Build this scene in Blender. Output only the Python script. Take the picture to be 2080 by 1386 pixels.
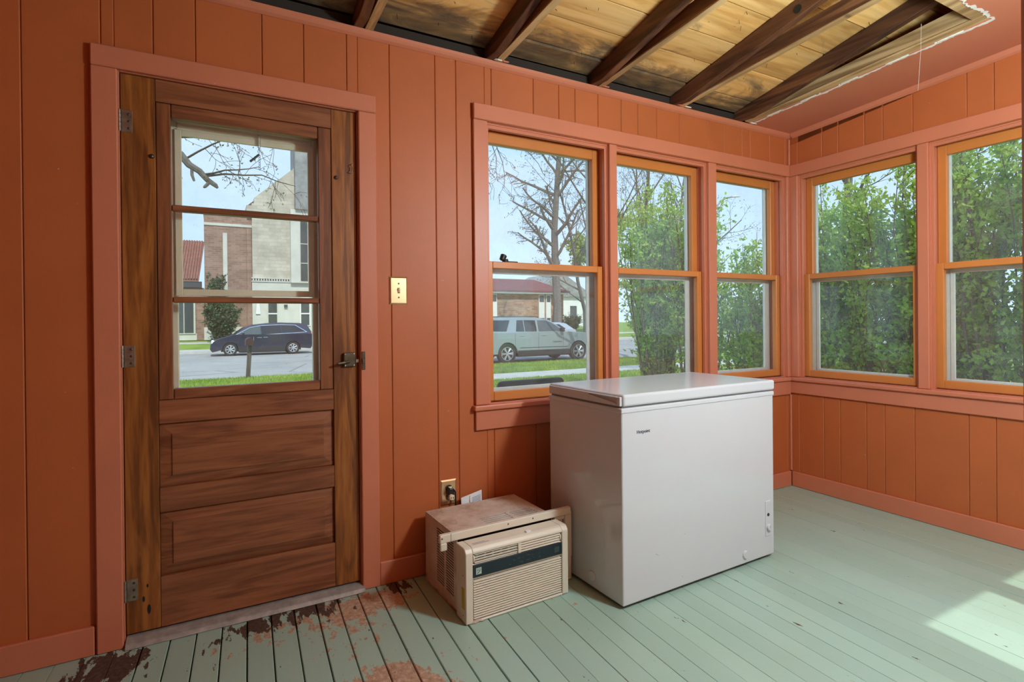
import bpy, bmesh, math, random
import numpy as np
from mathutils import Vector, Matrix

for o in list(bpy.data.objects): bpy.data.objects.remove(o)
scene = bpy.context.scene
COL = scene.collection
R = math.radians

# ------------------------------------------------------------------ camera
def make_camera():
    yaw, pit, rol = R(-28.69781), R(-0.19051), R(-0.54517)
    fw = Vector((-math.sin(yaw)*math.cos(pit), math.cos(yaw)*math.cos(pit), math.sin(pit)))
    r = Vector((math.cos(yaw), math.sin(yaw), 0)); u = r.cross(fw)
    r2 = r*math.cos(rol) + u*math.sin(rol); u2 = u*math.cos(rol) - r*math.sin(rol)
    cd = bpy.data.cameras.new('camera'); co = bpy.data.objects.new('camera', cd); COL.objects.link(co)
    m = Matrix.Identity(4)
    for i in range(3):
        m[i][0], m[i][1], m[i][2] = r2[i], u2[i], -fw[i]
    m[0][3], m[1][3], m[2][3] = -3.45325, -2.35404, 1.14263
    co.matrix_world = m
    cd.sensor_width = 36; cd.lens = 36*1107.2/2080
    cd.shift_y = -(693-654.59)/2080
    cd.clip_start = 0.02; cd.clip_end = 500
    scene.camera = co
make_camera()

# ------------------------------------------------------------------ sky, sun, exposure
SKY = 1.22
SUN = 3.7
FILL_LAMP = 190.0        # radiance of an added fill globe, unseen past the picture's right edge
def make_world():
    w = bpy.data.worlds.new('sky'); scene.world = w; w.use_nodes = True
    nt = w.node_tree; nt.nodes.clear(); N = nt.nodes.new; L = nt.links.new
    out = N('ShaderNodeOutputWorld'); bg = N('ShaderNodeBackground')
    tc = N('ShaderNodeTexCoord'); sep = N('ShaderNodeSeparateXYZ'); L(tc.outputs['Generated'], sep.inputs[0])
    ramp = N('ShaderNodeValToRGB'); L(sep.outputs['Z'], ramp.inputs[0])
    e = ramp.color_ramp.elements
    e[0].position = 0.0; e[0].color = (0.64, 0.80, 1.0, 1)
    e[1].position = 1.0; e[1].color = (0.34, 0.56, 0.98, 1)
    x = e.new(0.30); x.color = (0.50, 0.70, 1.0, 1)
    mp = N('ShaderNodeMapping'); mp.inputs['Scale'].default_value = (1.0, 1.0, 2.6); L(tc.outputs['Generated'], mp.inputs[0])
    nz = N('ShaderNodeTexNoise'); nz.inputs['Scale'].default_value = 2.3; nz.inputs['Detail'].default_value = 6; L(mp.outputs[0], nz.inputs['Vector'])
    cr = N('ShaderNodeValToRGB'); L(nz.outputs['Fac'], cr.inputs[0])
    cr.color_ramp.elements[0].position = 0.46; cr.color_ramp.elements[0].color = (0, 0, 0, 1)
    cr.color_ramp.elements[1].position = 0.72; cr.color_ramp.elements[1].color = (.55, .55, .55, 1)
    mx = N('ShaderNodeMixRGB'); L(cr.outputs[0], mx.inputs[0]); L(ramp.outputs[0], mx.inputs[1]); mx.inputs[2].default_value = (0.80, 0.89, 1.0, 1)
    L(mx.outputs[0], bg.inputs[0]); bg.inputs[1].default_value = SKY
    L(bg.outputs[0], out.inputs[0])
make_world()
def make_sun():
    ld = bpy.data.lights.new('sun', 'SUN'); ld.energy = SUN; ld.angle = R(0.6); ld.color = (1.0, 0.95, 0.86)
    lo = bpy.data.objects.new('sun', ld); COL.objects.link(lo); lo.location = (-2, -12, 16)
    d = Vector((0.11, 1.0, -1.18))          # direction the light travels
    lo.rotation_euler = d.to_track_quat('-Z', 'Y').to_euler()
make_sun()
scene.view_settings.view_transform = 'Standard'
try: scene.view_settings.look = 'None'
except Exception: pass
scene.view_settings.gamma = 1.0
scene.view_settings.use_curve_mapping = False
scene.view_settings.exposure = 0.33

# ------------------------------------------------------------------ mesh helpers
class MB:
    def __init__(s): s.v = []; s.f = []
    def add(s, vs, fs):
        n = len(s.v); s.v += [tuple(map(float, p)) for p in vs]; s.f += [tuple(i+n for i in f) for f in fs]; return s
    def box(s, x0, x1, y0, y1, z0, z1):
        if x0 > x1: x0, x1 = x1, x0
        if y0 > y1: y0, y1 = y1, y0
        if z0 > z1: z0, z1 = z1, z0
        return s.add([(x0,y0,z0),(x1,y0,z0),(x1,y1,z0),(x0,y1,z0),(x0,y0,z1),(x1,y0,z1),(x1,y1,z1),(x0,y1,z1)],
                     [(0,3,2,1),(4,5,6,7),(0,1,5,4),(1,2,6,5),(2,3,7,6),(3,0,4,7)])
    def hexa(s, b, t):      # 4 bottom points and 4 top points, both counter-clockwise from above
        return s.add(list(b)+list(t), [(0,3,2,1),(4,5,6,7),(0,1,5,4),(1,2,6,5),(2,3,7,6),(3,0,4,7)])
    def tube(s, pts, rad, n=8, cap=True):
        pts = [Vector(p) for p in pts]
        if not hasattr(rad, '__len__'): rad = [rad]*len(pts)
        vs = []; fs = []; up = Vector((0,0,1)); prev = None
        for i, p in enumerate(pts):
            t = (pts[min(i+1,len(pts)-1)]-pts[max(i-1,0)]).normalized()
            if prev is None:
                a = t.cross(up if abs(t.z) < .9 else Vector((1,0,0))).normalized()
            else:
                a = (prev - t*prev.dot(t)).normalized()
            prev = a; b = t.cross(a)
            for k in range(n):
                an = 2*math.pi*k/n; vs.append(p+(a*math.cos(an)+b*math.sin(an))*rad[i])
        for i in range(len(pts)-1):
            for k in range(n):
                k2 = (k+1) % n; fs.append((i*n+k, i*n+k2, (i+1)*n+k2, (i+1)*n+k))
        if cap:
            fs.append(tuple(reversed(range(n)))); m = (len(pts)-1)*n; fs.append(tuple(range(m, m+n)))
        return s.add(vs, fs)
    def lathe(s, prof, n=24, c=(0,0,0), axis='z'):   # prof: (radius, height)
        vs = []; fs = []
        for r, h in prof:
            for k in range(n):
                a = 2*math.pi*k/n; p = (r*math.cos(a), r*math.sin(a), h)
                if axis == 'y': p = (p[0], -p[2], p[1])
                if axis == 'x': p = (p[2], p[0], p[1])
                vs.append((p[0]+c[0], p[1]+c[1], p[2]+c[2]))
        for i in range(len(prof)-1):
            for k in range(n):
                k2 = (k+1) % n; fs.append((i*n+k, i*n+k2, (i+1)*n+k2, (i+1)*n+k))
        fs.append(tuple(reversed(range(n)))); m = (len(prof)-1)*n; fs.append(tuple(range(m, m+n)))
        return s.add(vs, fs)
    def prism(s, poly, a0, a1, axis='y'):            # polygon extruded along an axis
        def P(p, a): return {'y': (p[0], a, p[1]), 'x': (a, p[0], p[1]), 'z': (p[0], p[1], a)}[axis]
        n = len(poly); vs = [P(p, a0) for p in poly]+[P(p, a1) for p in poly]
        fs = [tuple(range(n)), tuple(reversed(range(n, 2*n)))]
        for i in range(n):
            j = (i+1) % n; fs.append((i, i+n, j+n, j))
        return s.add(vs, fs)
    def xf(s, fn): s.v = [tuple(fn(*p)) for p in s.v]; return s
    def build(s, name, mat, parent=None, world=False, bevel=0.0, seg=1, smooth=False, origin=None):
        V = np.array(s.v, dtype=float)
        off = np.zeros(3)
        p = parent           # world: mesh given in world space; otherwise in the frame of the thing's root
        while p is not None and (world or p.parent is not None): off += np.array(p.location); p = p.parent
        lo, hi = V.min(0), V.max(0)
        org = np.array([(lo[0]+hi[0])/2, (lo[1]+hi[1])/2, lo[2]]) if origin is None else np.array(origin, dtype=float)
        V = V-org
        me = bpy.data.meshes.new(name)
        me.from_pydata([tuple(p) for p in V], [], s.f)
        bm = bmesh.new(); bm.from_mesh(me)
        bmesh.ops.recalc_face_normals(bm, faces=bm.faces)
        if bevel > 0:
            ed = [e for e in bm.edges if len(e.link_faces) == 2 and e.calc_face_angle(0) > 0.5]
            bmesh.ops.bevel(bm, geom=ed, offset=bevel, segments=seg, affect='EDGES', clamp_overlap=True, profile=0.5)
        if smooth:
            for f in bm.faces: f.smooth = True
        bm.to_mesh(me); bm.free()
        if smooth and bevel > 0: pass
        me.materials.append(mat)
        ob = bpy.data.objects.new(name, me); COL.objects.link(ob)
        ob.location = org-off
        if parent is not None: ob.parent = parent
        return ob

def npmesh(name, V, F, mat, parent=None, loc=(0,0,0), smooth=False):   # big meshes from numpy arrays, F is (n,3) or (n,4)
    me = bpy.data.meshes.new(name); V = np.asarray(V, dtype=np.float32); F = np.asarray(F, dtype=np.int32)
    k = F.shape[1]
    me.vertices.add(len(V)); me.vertices.foreach_set('co', V.ravel())
    me.loops.add(F.size); me.loops.foreach_set('vertex_index', F.ravel())
    me.polygons.add(len(F)); me.polygons.foreach_set('loop_start', np.arange(0, F.size, k, dtype=np.int32))
    me.polygons.foreach_set('loop_total', np.full(len(F), k, dtype=np.int32))
    if smooth: me.polygons.foreach_set('use_smooth', np.ones(len(F), dtype=bool))
    me.update(calc_edges=True); me.materials.append(mat)
    ob = bpy.data.objects.new(name, me); COL.objects.link(ob); ob.location = loc
    if parent is not None: ob.parent = parent
    return ob

def empty(name, loc=(0,0,0), rz=0.0):
    o = bpy.data.objects.new(name, None); COL.objects.link(o); o.location = loc; o.rotation_euler = (0,0,rz); o.empty_display_size = .1
    return o
def tag(o, label, cat, group=None, kind=None):
    o['label'] = label; o['category'] = cat
    if group: o['group'] = group
    if kind: o['kind'] = kind
    return o
def struct(o, label, cat): return tag(o, label, cat, kind='structure')

# ------------------------------------------------------------------ materials
def newmat(name, rough=0.5, metal=0.0, spec=0.5):
    m = bpy.data.materials.new(name); m.use_nodes = True; nt = m.node_tree
    b = nt.nodes['Principled BSDF']; b.inputs['Roughness'].default_value = rough; b.inputs['Metallic'].default_value = metal
    b.inputs['Specular IOR Level'].default_value = spec
    return m, nt, b
def c4(c): return (c[0], c[1], c[2], 1.0)
def srgb(r, g, b):
    f = lambda x: (x/255/12.92) if x/255 <= .04045 else ((x/255+.055)/1.055)**2.4
    return (f(r), f(g), f(b))
def coord(nt, scale=(1,1,1), kind='Object', rnd=True, rot=(0,0,0)):
    tc = nt.nodes.new('ShaderNodeTexCoord'); mp = nt.nodes.new('ShaderNodeMapping')
    src = tc.outputs['Object']
    if kind == 'World':
        g = nt.nodes.new('ShaderNodeNewGeometry'); src = g.outputs['Position']
    if rnd and kind == 'Object':
        oi = nt.nodes.new('ShaderNodeObjectInfo'); ml = nt.nodes.new('ShaderNodeMath'); ml.operation = 'MULTIPLY'; ml.inputs[1].default_value = 37.0
        nt.links.new(oi.outputs['Random'], ml.inputs[0])
        ad = nt.nodes.new('ShaderNodeVectorMath'); ad.operation = 'ADD'
        nt.links.new(src, ad.inputs[0]); nt.links.new(ml.outputs[0], ad.inputs[1]); src = ad.outputs[0]
    mp.inputs['Scale'].default_value = scale; mp.inputs['Rotation'].default_value = rot
    nt.links.new(src, mp.inputs[0]); return mp.outputs[0]
def noise(nt, vec, scale, detail=4, rough=0.55, dist=0.0):
    n = nt.nodes.new('ShaderNodeTexNoise'); n.inputs['Scale'].default_value = scale; n.inputs['Detail'].default_value = detail
    n.inputs['Roughness'].default_value = rough; n.inputs['Distortion'].default_value = dist
    nt.links.new(vec, n.inputs['Vector']); return n.outputs['Fac']
def ramp(nt, fac, stops, interp='LINEAR'):
    r = nt.nodes.new('ShaderNodeValToRGB'); r.color_ramp.interpolation = interp; e = r.color_ramp.elements
    e[0].position = stops[0][0]; e[0].color = c4(stops[0][1]); e[1].position = stops[-1][0]; e[1].color = c4(stops[-1][1])
    for p, c in stops[1:-1]:
        x = e.new(p); x.color = c4(c)
    nt.links.new(fac, r.inputs[0]); return r.outputs[0]
def g1(v): return (v, v, v)
def mix(nt, fac, a, b, mode='MIX'):
    n = nt.nodes.new('ShaderNodeMixRGB'); n.blend_type = mode
    for i, x in ((0, fac), (1, a), (2, b)):
        if isinstance(x, bpy.types.NodeSocket): nt.links.new(x, n.inputs[i])
        elif i == 0: n.inputs[0].default_value = x
        else: n.inputs[i].default_value = c4(x)
    return n.outputs[0]
def math_(nt, op, a, b=0.0):
    n = nt.nodes.new('ShaderNodeMath'); n.operation = op
    for i, x in ((0, a), (1, b)):
        if isinstance(x, bpy.types.NodeSocket): nt.links.new(x, n.inputs[i])
        else: n.inputs[i].default_value = x
    return n.outputs[0]
def bump(nt, b, h, strength=0.2, dist=0.01):
    n = nt.nodes.new('ShaderNodeBump'); n.inputs['Strength'].default_value = strength; n.inputs['Distance'].default_value = dist
    nt.links.new(h, n.inputs['Height']); nt.links.new(n.outputs[0], b.inputs['Normal'])
def vary(nt, col, amt=0.12):            # per-object brightness variation
    oi = nt.nodes.new('ShaderNodeObjectInfo'); mr = nt.nodes.new('ShaderNodeMapRange')
    mr.inputs['To Min'].default_value = 1-amt; mr.inputs['To Max'].default_value = 1+amt
    nt.links.new(oi.outputs['Random'], mr.inputs[0])
    cb = nt.nodes.new('ShaderNodeCombineXYZ')
    for i in range(3): nt.links.new(mr.outputs[0], cb.inputs[i])
    return mix(nt, 1.0, col, cb.outputs[0], 'MULTIPLY')

def paint(name, c, rough=0.45, wear=0.03, bumpy=0.08, chips=True, var=0.0, spec=.45):
    m, nt, b = newmat(name, rough, spec=spec)
    v = coord(nt)
    f = noise(nt, v, 3.0, 5)
    col = ramp(nt, f, [(.3, tuple(x*(1-wear*2) for x in c)), (.7, tuple(min(1, x*(1+wear)) for x in c))])
    if chips:
        f2 = noise(nt, v, 42, 3, .6)
        chip = ramp(nt, f2, [(.755, g1(0)), (.765, g1(1))])
        col = mix(nt, chip, col, tuple(min(1, x*.55+.28) for x in c))
    if var: col = vary(nt, col, var)
    nt.links.new(col, b.inputs['Base Color'])
    f3 = noise(nt, coord(nt, (40,40,12)), 3.0, 3)
    bump(nt, b, f3, bumpy, .004)
    return m

def wood(name, dark, mid, light, axis='z', scale=1.0, rough=0.45, stain=None, knots=False, var=.12, rings=True, blotch=(.62,1.12)):
    m, nt, b = newmat(name, rough)
    s = {'x': (1.2, 16, 16), 'y': (16, 1.2, 16), 'z': (16, 16, 1.2)}[axis]
    v = coord(nt, tuple(k*scale for k in s))
    f = noise(nt, v, 1.6, 8, .62, .6)
    s2 = {'x': (.5, 5, 5), 'y': (5, .5, 5), 'z': (5, 5, .5)}[axis]
    v2 = coord(nt, tuple(k*scale for k in s2))
    f2 = noise(nt, v2, 1.4, 3, .5, 1.2)
    if rings:
        w = math_(nt, 'MULTIPLY', f2, 26.0); w = math_(nt, 'SINE', w); w = math_(nt, 'MULTIPLY', w, .11); f = math_(nt, 'ADD', f, w)
    col = ramp(nt, f, [(.28, dark), (.5, mid), (.74, light)])
    col = mix(nt, 1.0, col, ramp(nt, f2, [(.3, g1(blotch[0])), (.7, g1(blotch[1]))]), 'MULTIPLY')
    if knots:
        vv = nt.nodes.new('ShaderNodeTexVoronoi'); vv.inputs['Scale'].default_value = 3.1
        nt.links.new(coord(nt, (1.0, 2.0, 2.0)), vv.inputs['Vector'])
        col = mix(nt, ramp(nt, vv.outputs['Distance'], [(.03, g1(.9)), (.10, g1(0))]), col, tuple(k*.35 for k in dark))
    if stain is not None: col = stain(nt, col)
    if var: col = vary(nt, col, var)
    nt.links.new(col, b.inputs['Base Color'])
    bump(nt, b, f, .15, .004)
    return m

def plain(name, c, rough=.5, metal=0.0, spec=.5, speck=0.04, scale=20, bumpy=0.0, coat=0.0):
    m, nt, b = newmat(name, rough, metal, spec)
    f = noise(nt, coord(nt), scale, 4)
    nt.links.new(ramp(nt, f, [(.3, tuple(x*(1-speck) for x in c)), (.7, tuple(min(1, x*(1+speck)) for x in c))]), b.inputs['Base Color'])
    if bumpy: bump(nt, b, f, bumpy, .01)
    if coat: b.inputs['Coat Weight'].default_value = coat; b.inputs['Coat Roughness'].default_value = .06
    return m

def glassmat(name, tint=(1,1,1), dirt=0.05, rough=0.0):
    m = bpy.data.materials.new(name); m.use_nodes = True; nt = m.node_tree; nt.nodes.clear(); N = nt.nodes.new; L = nt.links.new
    out = N('ShaderNodeOutputMaterial'); tr = N('ShaderNodeBsdfTransparent'); gl = N('ShaderNodeBsdfGlossy'); df = N('ShaderNodeBsdfDiffuse')
    tr.inputs[0].default_value = c4(tint); gl.inputs['Roughness'].default_value = rough; gl.inputs[0].default_value = (.9,.9,.9,1)
    df.inputs[0].default_value = (.75,.78,.78,1)
    lw = N('ShaderNodeLayerWeight'); lw.inputs['Blend'].default_value = .5      # thin pane: Schlick reflectance, the same from both sides
    fr = math_(nt, 'ADD', math_(nt, 'MULTIPLY', math_(nt, 'POWER', lw.outputs['Facing'], 5.0), .6), .022)
    m1 = N('ShaderNodeMixShader'); L(fr, m1.inputs[0]); L(tr.outputs[0], m1.inputs[1]); L(gl.outputs[0], m1.inputs[2])
    f = noise(nt, coord(nt), 9, 8, .7); f2 = noise(nt, coord(nt), 160, 2, .5)
    d = ramp(nt, f, [(.35, g1(dirt*.35)), (.8, g1(dirt*1.6))])
    sp = ramp(nt, f2, [(.74, g1(0)), (.78, g1(.35))])
    d = mix(nt, 1.0, d, sp, 'ADD')
    m2 = N('ShaderNodeMixShader'); L(d, m2.inputs[0]); L(m1.outputs[0], m2.inputs[1]); L(df.outputs[0], m2.inputs[2])
    L(m2.outputs[0], out.inputs[0]); return m

M = {}
M['wall'] = paint('burnt_orange_wall_paint', (.50,.13,.037), .5, .04, .06)
M['trim'] = paint('salmon_trim_paint', (.60,.197,.105), .42, .03, .08)
M['sash'] = paint('orange_sash_paint', (.62,.215,.05), .38, .04, .08)
M['ceil'] = paint('salmon_ceiling_paint', (.56,.19,.105), .6, .02, .05, chips=False)
M['white_alu'] = plain('white_aluminium', (.72,.72,.69), .4, 0, .5, .05, 30)
M['cream'] = plain('cream_enamel', (.92,.78,.58), .45, 0, .5, .06, 12)
M['glass'] = glassmat('window_glass', (.97,.99,.98), .03)
M['stormglass'] = glassmat('storm_glass', (.93,.95,.95), .055)
M['door_v'] = wood('dark_door_wood_upright', (.15,.046,.009), (.27,.088,.016), (.38,.14,.028), 'z', 1.9, .4, blotch=(.72,1.1), var=.06)
M['door_h'] = wood('dark_door_wood_level', (.18,.056,.022), (.27,.092,.036), (.34,.125,.050), 'x', 1.9, .4, blotch=(.78,1.1), var=.08)
M['door_stop'] = wood('dark_door_stop_wood', (.15,.047,.017), (.23,.077,.027), (.31,.11,.040), 'z', 1.9, .4, blotch=(.8,1.08), var=.06)
M['rafter'] = wood('aged_rafter_wood', (.045,.014,.006), (.11,.037,.014), (.19,.072,.028), 'y', 1.0, .6)
M['joist'] = wood('joist_wood_reddish', (.10,.034,.012), (.19,.072,.026), (.30,.13,.05), 'y', 1.0, .6)
M['pine'] = wood('pale_pine_lumber', (.36,.20,.08), (.55,.34,.15), (.68,.46,.23), 'y', 1.0, .6, knots=True)
def mould(nt, col):
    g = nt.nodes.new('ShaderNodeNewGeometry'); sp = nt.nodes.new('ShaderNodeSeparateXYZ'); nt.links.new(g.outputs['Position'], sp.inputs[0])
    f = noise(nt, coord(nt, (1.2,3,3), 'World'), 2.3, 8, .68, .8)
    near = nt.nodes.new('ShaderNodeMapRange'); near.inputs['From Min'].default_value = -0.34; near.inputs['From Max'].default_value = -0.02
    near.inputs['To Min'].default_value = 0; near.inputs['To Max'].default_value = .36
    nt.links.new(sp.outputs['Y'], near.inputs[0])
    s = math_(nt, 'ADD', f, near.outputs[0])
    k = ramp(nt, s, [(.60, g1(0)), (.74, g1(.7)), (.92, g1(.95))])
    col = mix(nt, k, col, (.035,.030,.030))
    f2 = noise(nt, coord(nt, (2,9,9), 'World'), 6, 4, .6)
    return mix(nt, ramp(nt, f2, [(.69, g1(0)), (.74, g1(.8))]), col, (.05,.02,.008))
M['sheath'] = wood('roof_sheathing_pine', (.58,.28,.075), (.78,.43,.135), (.90,.56,.225), 'x', .8, .65, stain=mould, var=.14, blotch=(.75,1.08))
M['torn'] = plain('torn_drywall_paper', (.78,.76,.70), .9, 0, .2, .1, 30, .3)
M['brass'] = plain('polished_brass', (.80,.60,.34), .3, .9, .5, .05, 8)
M['oldmetal'] = plain('tarnished_steel', (.36,.32,.26), .38, .85, .5, .25, 40)
M['bronze'] = plain('dark_bronze', (.12,.10,.07), .42, .8, .5, .3, 40)
M['black'] = plain('black_plastic', (.012,.012,.012), .35)
M['blackmatte'] = plain('matte_black', (.008,.008,.008), .7)
M['ivory'] = plain('ivory_plastic', (.78,.70,.52), .35)
M['threshold'] = plain('worn_grey_threshold', (.34,.31,.28), .5, .2, .5, .25, 25, .2)
M['freezer'] = plain('white_enamel', (.60,.63,.65), .2, 0, .28, .01, 6, 0, 0.0)
M['freezer_gloss'] = plain('glossy_white_enamel', (.60,.63,.65), .10, 0, .5, .01, 6)
M['gasket'] = plain('grey_gasket', (.30,.30,.30), .6)
M['grey'] = plain('grey_plastic', (.55,.55,.55), .4)
M['navytext'] = plain('dark_blue_print', (.03,.03,.06), .5)
M['ac'] = plain('cream_ac_plastic', (.73,.66,.53), .4, 0, .5, .03, 10)
M['acshade'] = plain('shadow_brown_filter', (.24,.21,.165), .8)  # filter behind the slats, its colour darkened to paint the shadow between them
M['acpanel'] = plain('dark_teal_panel', (.010,.022,.030), .25)
M['acprint'] = plain('pale_green_print', (.45,.58,.52), .4)
M['acdim'] = plain('dim_panel_print', (.04,.06,.07), .4)
M['yellow'] = plain('yellow_sticker', (.55,.42,.02), .5)
M['paper'] = plain('white_paper', (.80,.82,.85), .7)
M['bluetext'] = plain('blue_grey_print', (.30,.36,.46), .7)
def dirty_metal():
    m, nt, b = newmat('dusty_cream_metal', .5)
    f = noise(nt, coord(nt), 7, 8, .7); f2 = noise(nt, coord(nt), 1.9, 3)
    a = math_(nt, 'MULTIPLY', f, f2)
    col = ramp(nt, a, [(.16, (.74,.66,.58)), (.27, (.60,.47,.38)), (.36, (.30,.17,.11))])
    nt.links.new(col, b.inputs['Base Color']); return m
M['acmetal'] = dirty_metal()
def floor_mat():
    m, nt, b = newmat('worn_green_floor_paint', .38)
    W = coord(nt, (1,1,1), 'World'); O = coord(nt, (1,1,1), 'Object', False)
    f = noise(nt, W, 1.3, 4)
    col = ramp(nt, f, [(.3, (.325,.475,.375)), (.55, (.36,.515,.425)), (.75, (.325,.515,.46))])
    g = nt.nodes.new('ShaderNodeNewGeometry')
    def spot(x, y, r, k):
        d = nt.nodes.new('ShaderNodeVectorMath'); d.operation = 'DISTANCE'; d.inputs[1].default_value = (x, y, 0)
        nt.links.new(g.outputs['Position'], d.inputs[0])
        mr = nt.nodes.new('ShaderNodeMapRange'); mr.inputs['From Min'].default_value = r; mr.inputs['From Max'].default_value = 0
        mr.inputs['To Min'].default_value = 0; mr.inputs['To Max'].default_value = k
        nt.links.new(d.outputs['Value'], mr.inputs[0]); return mr.outputs[0]
    tot = None
    for a in [(-2.98,-.13,.22,.27),(-2.84,-.13,.14,.20),(-3.24,-.14,.15,.17),(-3.40,-.20,.16,.15),(-3.02,-.68,.17,.46),(-2.93,-.62,.10,.28),(-2.90,-.78,.16,.40),(-3.1,-.22,.35,.09),(-2.76,-.16,.13,.13),(-2.75,-.6,.4,.075),(-2.2,-.55,.3,.07),(-1.72,-1.40,.10,.24),(-2.35,-1.15,.25,.11),(-3.05,-.36,.22,.10)]:
        s = spot(*a); tot = s if tot is None else math_(nt, 'ADD', tot, s)
    n1 = noise(nt, coord(nt, (1.5,.8,1), 'World'), 17, 9, .70, .3)
    msk = ramp(nt, math_(nt, 'ADD', n1, tot), [(.685, g1(0)), (.70, g1(1))])
    under = ramp(nt, noise(nt, W, 60, 4, .7), [(.35, (.34,.20,.12)), (.55, (.50,.32,.21)), (.72, (.62,.51,.42))])
    col = mix(nt, msk, col, under)
    tot2 = None
    for a in [(-3.77,-.12,.17,.44),(-3.10,-.06,.13,.28),(-3.26,-.07,.13,.26),(-3.45,-.12,.12,.16),(-3.35,-.1,.1,.16),(-2.78,-.06,.10,.34),(-3.1,-.1,.5,.05)]:
        s = spot(*a); tot2 = s if tot2 is None else math_(nt, 'ADD', tot2, s)
    n2 = noise(nt, coord(nt, (1.7,.6,1), 'World'), 15, 8, .65, .2)
    m2 = ramp(nt, math_(nt, 'ADD', n2, tot2), [(.675, g1(0)), (.69, g1(1))])
    col = mix(nt, m2, col, ramp(nt, noise(nt, W, 70, 3), [(.3, (.045,.022,.014)), (.7, (.12,.065,.04))]))
    # scattered specks and grime
    n3 = noise(nt, W, 95, 2, .5)
    col = mix(nt, ramp(nt, n3, [(.775, g1(0)), (.785, g1(.8))]), col, (.07,.06,.045))
    n4 = noise(nt, coord(nt, (1,1,1), 'World'), 61, 2, .5)
    col = mix(nt, ramp(nt, n4, [(.765, g1(0)), (.775, g1(.7))]), col, (.55,.56,.50))
    col = vary(nt, col, .05)
    nt.links.new(col, b.inputs['Base Color'])
    h = math_(nt, 'ADD', msk, m2)
    inv = math_(nt, 'SUBTRACT', noise(nt, W, 30, 4), h)
    bump(nt, b, inv, .25, .002)
    nt.links.new(ramp(nt, h, [(0, g1(.36)), (1, g1(.8))]), b.inputs['Roughness'])
    return m
M['floor'] = floor_mat()
M['gapdark'] = plain('dark_gap', (.03,.02,.014), .9)

# ================================================================== room shell
XL, YB = -5.2, -2.9           # left wall and back wall planes; front wall is y=0, right wall is x=0
FR = lambda s, d, z: (s, d, z)
RT = lambda s, d, z: (d, s, z)
BK = lambda s, d, z: (s, YB-d, z)
LF = lambda s, d, z: (XL-d, s, z)
def ceil_z(y): return 2.385-.055*y
def minus(rect, holes):       # rectangles left of rect (s0,s1,z0,z1) after the holes are cut
    s0, s1, z0, z1 = rect
    cuts = sorted({s0, s1} | {h for H in holes for h in H[:2] if s0 < h < s1})
    out = []
    for a, b in zip(cuts[:-1], cuts[1:]):
        mid = (a+b)/2; segs = [(z0, z1)]
        for H in holes:
            if H[0] < mid < H[1]:
                n = []
                for p, q in segs:
                    if H[3] <= p or H[2] >= q: n.append((p, q)); continue
                    if H[2] > p: n.append((p, H[2]))
                    if H[3] < q: n.append((H[3], q))
                segs = n
        out += [(a, b, p, q) for p, q in segs if q-p > 1e-4]
    return out
DOOR = (-3.752, -2.905, 0.0, 2.045)
WF = (-2.305, -.040, .735, 2.095)
WR = (-2.46, -.064, .735, 2.095)
WB = (-1.42, -.10, .735, 2.095)
def wall(name, mp, s0, s1, holes, grooves, label, ztop=2.62):
    mb = MB()
    for a, b, p, q in minus((s0, s1, -.55, ztop), holes):
        m2 = MB().box(a, b, .012, .12, p, q); mb.add([mp(*v) for v in m2.v], m2.f)
    w = mb.build(name, M['wall'], world=True)
    struct(w, label, 'wall')
    g = [s0]+sorted(grooves)+[s1]
    for a, b in zip(g[:-1], g[1:]):
        for p0, p1, q0, q1 in minus((a+.0007 if a > s0 else a, b-.0007 if b < s1 else b, 0.0, ztop), holes):
            c = .003 if p1-p0 > .012 else 0
            m2 = MB().prism([(p0, .012), (p0, c), (p0+c, 0), (p1-c, 0), (p1, c), (p1, .012)], q0, q1, 'z')
            m2.v = [mp(*v) for v in m2.v]
            m2.build('panel', M['wall'], w, world=True)
    return w
gf = [-4.85,-4.65,-4.42,-4.21,-4.003,-3.790,-3.636,-3.503,-3.276,-3.121,-2.95,-2.767,-2.555,-2.452,-2.267,-2.030,-1.876,-1.774,-1.623,-1.463,-1.342,-1.201,-1.022,-.786,-.638,-.473,-.393,-.20]
gr = [-.231,-.335,-.492,-.595,-.751,-1.002,-1.115,-1.30,-1.45,-1.66,-1.76,-1.97,-2.2,-2.35,-2.52,-2.7]
wall('wall_front', FR, XL, 0.0, [DOOR, WF], gf, 'burnt orange grooved panel wall with the wooden door and three windows', 2.383)
wall('wall_right', RT, YB, 0.0, [WR], gr, 'burnt orange grooved panel wall with windows facing the hedge')
wall('wall_back', BK, XL, 0.0, [WB], [-4.8,-4.5,-4.1,-3.8,-3.5,-3.2,-2.9,-2.5,-2.2,-1.9,-1.6,-1.3,-1.0,-.7,-.4], 'burnt orange panel wall behind the camera with a window pair')
wall('wall_left', LF, YB, 0.0, [], [-2.5,-2.2,-1.9,-1.6,-1.2,-.9,-.5,-.2], 'burnt orange panel wall closing the porch on the left')
# corner posts of the wall core so that no daylight leaks
cp = MB().box(0, .12, 0, .12, -.55, 2.62).build('trim_1', M['wall'], world=True); struct(cp, 'corner stud where the front and right walls meet', 'corner post')

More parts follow.
